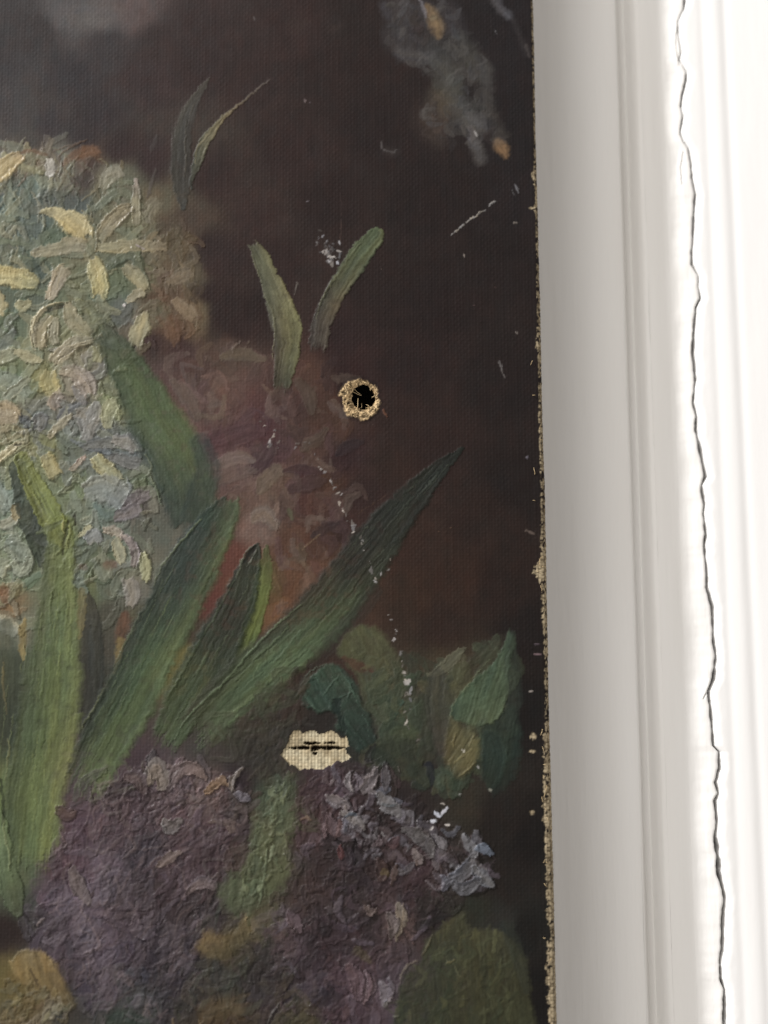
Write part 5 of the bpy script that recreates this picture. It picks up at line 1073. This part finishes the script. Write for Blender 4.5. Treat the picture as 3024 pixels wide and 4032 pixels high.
for x, y, s, c, e, a in [(1975, 1440, 9, (108, 104, 104), 4, 1.3), (1985, 1475, 8, (112, 108, 108), 4, 1.1), (2040, 1312, 9, (128, 122, 122), 1.3, 1.3), (1214, 395, 9, (128, 112, 112), 1.5, 1.2), (1232, 402, 6, (118, 104, 104), 1, 0), (1222, 792, 7, (112, 102, 104), 1, 0), (1835, 1007, 6, (150, 142, 140), 1.4, 1.2), (1508, 1062, 6, (118, 96, 84), 1.2, 1),
                         (2044, 745, 9, (120, 118, 120), 4, 1.2), (2030, 760, 7, (104, 102, 104), 3, 1.2), (2036, 878, 8, (132, 126, 122), 1.5, -.5), (1966, 130, 8, (128, 124, 124), 1.6, 1.2), (1015, 68, 8, (92, 88, 90), 1.4, 1), (1715, 3210, 16, (214, 212, 216), 1.5, .6), (1742, 3195, 12, (200, 196, 198), 3.2, -.9), (1700, 3235, 12, (210, 208, 210), 1.2, 0), (1752, 3250, 12, (205, 202, 204), 1.2, 0), (1692, 3262, 10, (180, 176, 176), 1.5, -.8),  # near-white cluster: highlights put into the colour
                         (1738, 3166, 7, (170, 166, 164), 2.5, 0), (1802, 3132, 9, (170, 168, 160), 1.2, 0), (1927, 3115, 9, (150, 152, 142), 1.2, 1), (1818, 2958, 10, (190, 184, 168), 1.3, 1), (1876, 3023, 9, (176, 170, 160), 1, 1), (2088, 2726, 8, (160, 152, 148), 1, 0), (1728, 2095, 4, (120, 92, 70), 1, 0), (1775, 2080, 4, (112, 88, 70), 1, 0), (1519, 1627, 14, (120, 76, 52), 1.8, 1.2), (1872, 1205, 5, (110, 84, 84), 1, 0), (1470, 1670, 5, (96, 80, 76), 1.2, 1), (1958, 1136, 5, (96, 72, 72), 1, 0),
                         (2078, 1800, 8, (120, 112, 118), 1.8, -.8), (2088, 2100, 12, (104, 92, 88), 2.4, .4), (2115, 2580, 9, (128, 108, 118), 2.5, .1), (2112, 2540, 7, (104, 92, 104), 2.5, .1), (1500, 3205 + 80, 8, (130, 124, 122), 2.6, 1.1)]:
    fleck(x, y, s, c, e, a)
STUFF_PARTS = [k_ for k_, t_ in PNAMES.items() if t_[0] == 'scratch']
# faint hairline scratch and vertical scuff
stroke([(1350, 760, 3), (1350, 900, 4), (1346, 960, 3)], (96, 78, 72), h=.02, alpha=.5, soft=.6)
stroke([(1400, 2030, 3), (1520, 1950, 4)], (92, 72, 56), h=.03, alpha=.5, soft=.6)

# ---------------------------------------------------------------- ragged wet edges and fine bristle marks over everything
def drag(seed, sx, sy, amp):
    ox = amp * 2 * (vn(U / sx, V / sy, seed) - .5) + amp * .8 * (vn(U / (sx * .45), V / (sy * .45), seed + 1) - .5)
    oy = amp * 2 * (vn(U / sx, V / sy, seed + 2) - .5) + amp * .8 * (vn(U / (sx * .45), V / (sy * .45), seed + 3) - .5)
    ci = np.clip(np.arange(NU)[None, :] + np.rint(ox / PITCHG).astype(int), 0, NU - 1)
    ri = np.clip(np.arange(NV)[:, None] + np.rint(oy / PITCHG).astype(int), 0, NV - 1)
    return ri, ci
ri_, ci_ = drag(601, .6, .6, .14)
COL = COL[ri_, ci_]; H = H[ri_, ci_]; WA = WA[ri_, ci_]; PART = PART[ri_, ci_]; GL = GL[ri_, ci_]; ACF = ACF[ri_, ci_]; ALF = ALF[ri_, ci_]
thick = np.clip(1 - WA, 0, 1)
wob_ = .25 * (fbm(U / 2.5, V / 2.5, 611, 2) - .5)
fine = .55 * vn((ACF + wob_) / .21, ALF / 2.2, 612) + .45 * vn((ACF + wob_) / .40, ALF / 3.4, 613)
grain = fbm(U / .30, V / .30, 614, 2)
H += (.10 + .90 * thick) * .085 * (fine - .5) + thick * .025 * (grain - .5)
COL *= (1 + thick * (.34 * (fine - .5) + .18 * (grain - .5)) + (1 - thick) * .20 * (grain - .5))[..., None]

# ---------------------------------------------------------------- worn right-hand edge: bare linen showing
LIN = A((184, 167, 134)); LIN2 = A((84, 70, 50))
_, vy = P(np.full(40, 2140.), np.linspace(-600, 4400, 40))
def v_of(y): return np.interp(y, np.linspace(-600, 4400, 40), vy)
eY = np.array([-600, 0, 400, 600, 660, 690, 720, 740, 800, 825, 845, 1000, 1150, 1280, 1330, 1365, 1400, 1600, 1640, 1900, 2050, 2160, 2190, 2215, 2260, 2290, 2320, 2420, 2440, 2480, 2600, 2700, 2800, 2880, 2900, 3000, 3100, 3300, 3400, 3580, 3640, 3690, 3720, 3800, 4032, 4400], float)
eW = np.where(eY > 2850, .62, .82) * np.array([.02, .02, .06, .08, .3, .75, .7, .15, .15, .7, .15, .18, .32, .34, .7, .9, .3, .3, .5, .45, .6, .7, 1.0, 1.5, 2.9, 1.3, .7, .7, 1.1, .45, .4, .5, .45, .9, 1.4, 1.4, 1.6, 1.6, 1.5, 1.6, 1.0, .25, 1.5, 1.7, 1.8, 1.6], float)
ew = np.interp(-V[:, 0], -v_of(eY), eW)[:, None]
dist_e = .35 - U                                 # mm in from the fold
nzz = fbm(U / .32, V / .38, 301, 3)
nth = vn(U * 0 + 5, V / .55, 302)
mask = sst(.0, .22, ew * (.35 + 1.1 * nzz) * (.7 + .6 * nth) - dist_e * (.75 + .5 * nzz))
mask *= sst(.36, .50, .55 * vn(U / .22, V / .33, 303) + .45 * vn(U * .4, V / .5, 304) + .35 * np.clip(ew - .6, 0, 1))
for (x, y, a, b_) in [(2096, 2904, 22, 22), (2092, 2962, 26, 10), (2088, 3203, 18, 16), (2108, 687, 14, 22), (2100, 822, 24, 8)]:
    cu_, cv_ = P(x, y)
    r_ = np.hypot((U - cu_) / (a * PXMM / 1.5), (V - cv_) / (b_ * PXMM / 1.5))
    mask = np.maximum(mask, (1 - sst(.5, 1.1, r_ + .9 * (nzz - .5))) * .95)
mask *= (U > -4.5)
mixl = sst(.15, .75, .35 * vn(U / .3, V / .3, 305) + .35 * WEAVE + .3 * fbm(U / 1.2, V / 2.2, 307))[..., None]
lin_c = LIN2 * (1 - mixl) + LIN * mixl
mk3 = mask[..., None]
COL = COL * (1 - mk3) + lin_c * mk3
GL = GL * (1 - mask)
WA = np.maximum(WA * (1 - mask), mask * 1.5)
H += mask * .06 * (vn(U / .25, V / .25, 306) - .5) - .03 * mask
pe = new_part('worn_edge', 'frayed edge where bare tan linen shows through the paint')
PART[(mask > .5) & (U > -3.5)] = pe
# past the fold the turned-over canvas: paint, then darker brown linen
turn = sst(.9, 2.4, U + .6 * (nzz - .5))[..., None]
COL = COL * (1 - turn) + (A((104, 92, 70)) * (.8 + .5 * nzz[..., None])) * turn

# ---------------------------------------------------------------- hole
hu, hv = P(1433, 1561); ru, rv = P(1421, 1569)
hu, hv, ru, rv = map(float, (hu, hv, ru, rv))
an = np.arctan2(V - hv, U - hu)
rh = np.hypot((U - hu) / 46.5, (V - hv) / 48.5) / PXMM
rh = rh + .16 * (fbm(an * 1.6 + 9, an * 0, 401) - .5) + .10 * (vn(an * 5 + 20, an * 0, 402) - .5)
rr_ = np.hypot((U - ru) / 73., (V - rv) / 76.) / PXMM
rr_ = rr_ + .26 * (vn(an * 2.6 + 30, an * 0, 403) - .5) + .12 * (vn(U / .22, V / .22, 404) - .5)
HOLE = rh < 1.0
RIM = (rr_ < 1.0) & ~HOLE
kr = new_part('hole_rim', 'ragged tan fibre rim around the round hole')
PART[RIM] = kr
near = 1 - sst(1.0, 1.12, rr_)
fz = fbm(U / .18, V / .18, 405, 2); fz2 = vn(U / .34, V / .34, 406)
rc = A((196, 168, 124)) * (.30 + 1.15 * sst(.25, .7, .6 * fz + .4 * fz2))[..., None]
dk = sst(.62, .74, vn(U / .28, V / .28, 407))[..., None]
rc = rc * (1 - .75 * dk)
COL = COL * (1 - near[..., None]) + rc * near[..., None]
GL *= (1 - near); WA *= (1 - .8 * near)
H += near * (.55 * (fz - .5) + .12) - .75 * near * (1 - sst(1.0, 1.55, rh))
# darker ring just outside the rim
halo = np.exp(-((rr_ - 1.16) / .10) ** 2)[..., None]
COL *= 1 - .35 * halo

# ---------------------------------------------------------------- bare linen patch with a torn slit
PP = np.array([(180,690),(260,570),(300,500),(340,400),(380,280),(430,260),(500,240),(560,270),(580,310),(650,262),(730,255),(800,260),(870,315),(980,300),(1030,270),(1100,250),(1150,275),(1200,310),(1260,385),(1320,390),(1370,360),(1400,450),(1420,540),(1360,560),(1365,620),(1375,670),(1450,740),(1380,800),(1300,830),(1240,810),(1180,800),(1100,900),(1040,890),(980,930),(920,960),(850,955),(790,960),(740,930),(690,955),(600,930),(530,980),(480,930),(430,890),(400,860),(340,875),(260,770)], float)
ppx = 1060 + .217 * PP[:, 0]; ppy = 2820 + .217 * PP[:, 1]
ppu, ppv = P(ppx, ppy)
a0, a1_ = np.searchsorted(us, [ppu.min() - .6, ppu.max() + .6]); b0, b1_ = np.searchsorted(vs, [ppv.min() - .6, ppv.max() + .6])
sl = (slice(b0, b1_), slice(a0, a1_))
su = U[sl] + .10 * (vn(U[sl] / .3, V[sl] / .3, 411) - .5); sv = V[sl] + .10 * (vn(U[sl] / .3, V[sl] / .3, 412) - .5)
ins = np.zeros(su.shape, bool); j = len(ppu) - 1
for i in range(len(ppu)):
    cnd = ((ppv[i] > sv) != (ppv[j] > sv)) & (su < (ppu[j] - ppu[i]) * (sv - ppv[i]) / (ppv[j] - ppv[i] + 1e-12) + ppu[i])
    ins ^= cnd; j = i
kp = new_part('bare_patch', 'lozenge of bare cream linen with a torn slit')
PART[sl][ins] = kp
wv_ = WEAVE[sl] * .55 + .45 * np.abs(np.sin(np.pi * pu[sl])) * (.6 + .4 * vn(np.floor(pu[sl]), V[sl] / .4, 415))
tone = (.58 + .50 * sst(.10, .85, wv_)) * (.72 + .56 * vn(pu[sl] * .9, V[sl] / 1.6, 413)) * (.85 + .3 * vn(U[sl] / 1.2, pv[sl] * .9, 417))
stain = (.62 + .55 * fbm(U[sl] / 1.3, V[sl] / 1.1, 416, 3))[..., None]
pcol = A((200, 187, 154)) * tone[..., None] * (stain ** np.array([.8, 1.0, 1.25]))
def at(xt, yt):
    u_, v_ = P(1060 + .217 * xt, 2820 + .217 * yt); return float(u_), float(v_)
# grime around the tear
gx, gy = at(850, 560)
grime = np.exp(-(((U[sl] - gx) / 2.3) ** 2 + ((V[sl] - gy) / .8) ** 2))[..., None]
pcol = pcol * (1 - .45 * grime * np.array([.8, .95, 1.1]))
COL[sl] = np.where(ins[..., None], pcol, COL[sl])
GL[sl] = np.where(ins, 0.0, GL[sl]); WA[sl] = np.where(ins, 2.6, WA[sl]); H[sl] = np.where(ins, -.10, H[sl])
SLM = np.zeros(U[sl].shape)
def slit(x0, x1, y, hw, keep=.25):
    (u0, v0), (u1, v1) = at(x0, y), at(x1, y)
    fu_ = (U[sl] - u0) / (u1 - u0)
    cen = v0 + .22 * (fbm(U[sl] / .5, U[sl] * 0, 421 + int(y), 2) - .5)
    th = hw * PXMM * (.55 + .9 * vn(U[sl] / .45, U[sl] * 0, 422 + int(y))) * np.sqrt(np.clip(fu_ * (1 - fu_) * 6, 0, 1))
    thr = (np.abs(np.mod((U[sl] + du[sl]) / TP, 1) - .5) < .17) & (vn(np.floor((U[sl] + du[sl]) / TP), U[sl] * 0, 423 + int(y)) < keep)
    m_ = ((fu_ > 0) & (fu_ < 1) & ins) * (1 - sst(th * .55, th * 1.25 + .06, np.abs(V[sl] - cen))) * np.where(thr, .35, 1.0)
    global SLM
    SLM = np.maximum(SLM, m_)
slit(330, 1350, 565, 5.2, .25)
slit(600, 900, 482, 4.2, .3)
slit(970, 1170, 476, 4.2, .3)
slit(730, 860, 598, 4.5, .25)
slit(760, 850, 665, 4, .2)
COL[sl] = COL[sl] * (1 - SLM[..., None]) + np.array([.010, .006, .003]) * SLM[..., None]  # dark opening of the slit painted near-black over a groove
H[sl] -= 1.1 * SLM ** 2
HOLES = HOLE

# ---------------------------------------------------------------- bend the sheet into its folded edge and build the meshes
Z = H + WA * .046 * (WEAVE - .45)
Z += .35 * (fbm(U / 28, V / 34, 501, 2) - .5)          # slack of the old canvas
edgev = HOLE & (rh > .6)
fac = np.where(edgev, 1.0 / np.maximum(rh, .6), 1.0)
U = np.where(edgev, hu + (U - hu) * np.minimum(fac, 1.25), U); V = np.where(edgev, hv + (V - hv) * np.minimum(fac, 1.25), V)
s_ = np.maximum(U, 0)
ang_ = np.clip(s_ / FOLD, 0, math.pi / 2)
extra = np.maximum(s_ - FOLD * math.pi / 2, 0)
X = np.where(U <= 0, U, FOLD * np.sin(ang_)) - FOLD
Y = np.where(U <= 0, 0, FOLD * (1 - np.cos(ang_))) + extra
nx = np.sin(ang_); ny = -np.cos(ang_)
jag = .10 * (fbm(V / .9, V * 0, 511) - .5) * sst(0, FOLD, U)
X = X + nx * Z + jag; Y = Y + ny * Z
X = X + UE
VERTS = (np.stack([X, Y, V], -1).reshape(-1, 3) * MM).astype(np.float32)
COLF = np.clip(COL.reshape(-1, 3), .002, .9).astype(np.float32)
GLF = np.clip(GL.reshape(-1), 0, 1).astype(np.float32)
F = grid_faces(NV, NU)
hf = HOLES.reshape(-1)
bad = hf[F[:, 0]] & hf[F[:, 1]] | hf[F[:, 2]] & hf[F[:, 3]] | hf[F[:, 0]] & hf[F[:, 2]]
F = F[~bad]
fid = PART.reshape(-1)[F[:, 0]]

painting = empty('painting', 'old dark oil painting of flowers on torn unframed canvas', 'painting')
painting.rotation_euler = (0, PL, 0)
objs = {}
order = np.argsort(fid, kind='stable'); fs = fid[order]
for k, (nm, lb, par) in PNAMES.items():
    i0_, i1_ = np.searchsorted(fs, [k, k + 1])
    if i1_ - i0_ < 6: continue
    Fk = F[order[i0_:i1_]]
    uq, inv = np.unique(Fk, return_inverse=True)
    o = mesh_obj(nm, VERTS[uq], inv.reshape(Fk.shape), M_paint, objs.get(par, painting) if par is not None else painting)
    me = o.data
    ca = me.attributes.new('paint', 'FLOAT_COLOR', 'POINT')
    ca.data.foreach_set('color', np.c_[COLF[uq], np.ones(len(uq), np.float32)].ravel())
    ga = me.attributes.new('gloss', 'FLOAT', 'POINT')
    ga.data.foreach_set('value', GLF[uq])
    if lb: o['label'] = lb
    if k in STUFF_PARTS: o['kind'] = 'stuff'
    objs[k] = o

# fibres standing round the hole
rim = objs[kr]
for j in range(40):
    a = RNG.uniform(0, 2 * math.pi)
    rout = RNG.uniform(.70, 1.02)
    pu0 = ru + math.cos(a) * 73 * PXMM * rout; pv0 = rv + math.sin(a) * 76 * PXMM * rout
    tang = a + math.pi / 2 + RNG.normal(0, .5) if RNG.random() < .35 else a + math.pi + RNG.normal(0, .5)
    ln_ = RNG.uniform(.35, 1.1)
    n_ = 6; t_ = np.linspace(0, 1, n_)
    lift = RNG.uniform(.1, .45)
    xs_ = pu0 + np.cos(tang) * ln_ * t_ + RNG.normal(0, .05, n_); zs_ = pv0 + np.sin(tang) * ln_ * t_ + RNG.normal(0, .05, n_)
    ys_ = -.12 - lift * np.sin(np.pi * t_) + .25 * t_
    tube_obj('fibre', np.stack([xs_ + UE - FOLD, ys_, zs_], 1), np.linspace(.075, .045, n_) * RNG.uniform(.7, 1.2), M_fibre, rim)
for (x, y, dx, dy, l, rd) in [(1408, 1612, 6, -46, 1, .075), (1392, 1540, 34, 12, 2, .05), (1424, 1604, 4, -20, 2, .045), (1392, 1525, 30, 22, 2, .05)]:
    u0, v0 = P(x, y); u1, v1 = P(x + dx, y + dy)
    t_ = np.linspace(0, 1, 7)
    tube_obj('fibre', np.stack([u0 + (u1 - u0) * t_ + .05 * np.sin(t_ * 5) + UE - FOLD, .3 + .5 * np.sin(t_ * 2.5) * (0 if l == 1 and rd > .07 else 1.4), v0 + (v1 - v0) * t_], 1), np.linspace(1, .7, 7) * rd, M_fibre, rim)

edge_o = objs[pe]
for j in range(26):
    y_ = RNG.choice([RNG.uniform(2150, 2330), RNG.uniform(2850, 4000), RNG.uniform(1250, 2000)], p=[.25, .6, .15])
    v0 = float(v_of(y_)); u0 = RNG.uniform(-.9, .3); a = RNG.uniform(0, 2 * math.pi); ln_ = RNG.uniform(.4, 1.3)
    t_ = np.linspace(0, 1, 6)
    ub = u0 + .45 * np.cos(a) * ln_ * t_ + RNG.normal(0, .04, 6); vb_ = v0 + np.sin(a) * ln_ * t_ + RNG.normal(0, .04, 6)
    tube_obj('thread', np.stack([ub + UE - FOLD, -.10 - .18 * np.sin(np.pi * t_) + np.maximum(ub, 0) * .4, vb_], 1), np.linspace(.06, .035, 6), M_fibre, edge_o, 4)

# stretcher bars, and a dark panel added to keep the hole black
x0 = us[0] + UE - FOLD; x1 = UE - FOLD - .1; z0 = vs[0]; z1 = vs[-1]
box_obj('stretcher_bar', x1 - 18, x1 + .2, 1.6, 14.5, z0, z1 - .2, M_wood, painting)
box_obj('stretcher_bar', x0, x0 + 18, 1.6, 14.5, z0, z1 - .2, M_wood, painting)
box_obj('stretcher_bar', x0 + 18.2, x1 - 18.2, 1.6, 14.5, z1 - 18, z1 - .2, M_wood, painting)
box_obj('stretcher_bar', x0 + 18.2, x1 - 18.2, 1.6, 14.5, z0, z0 + 18, M_wood, painting)
box_obj('hole_dark_panel', x0 + 18.2, x1 - 18.2, 9, 11, z0 + 18.2, z1 - 18.2, M_board, painting)
box_obj('turned_edge', x0, x1 + .3, .6, 14.6, z1 - .15, z1 + .6, M_fibre, painting, .2)
print('verts', NU, NV, NU * NV, 'parts', len(objs))
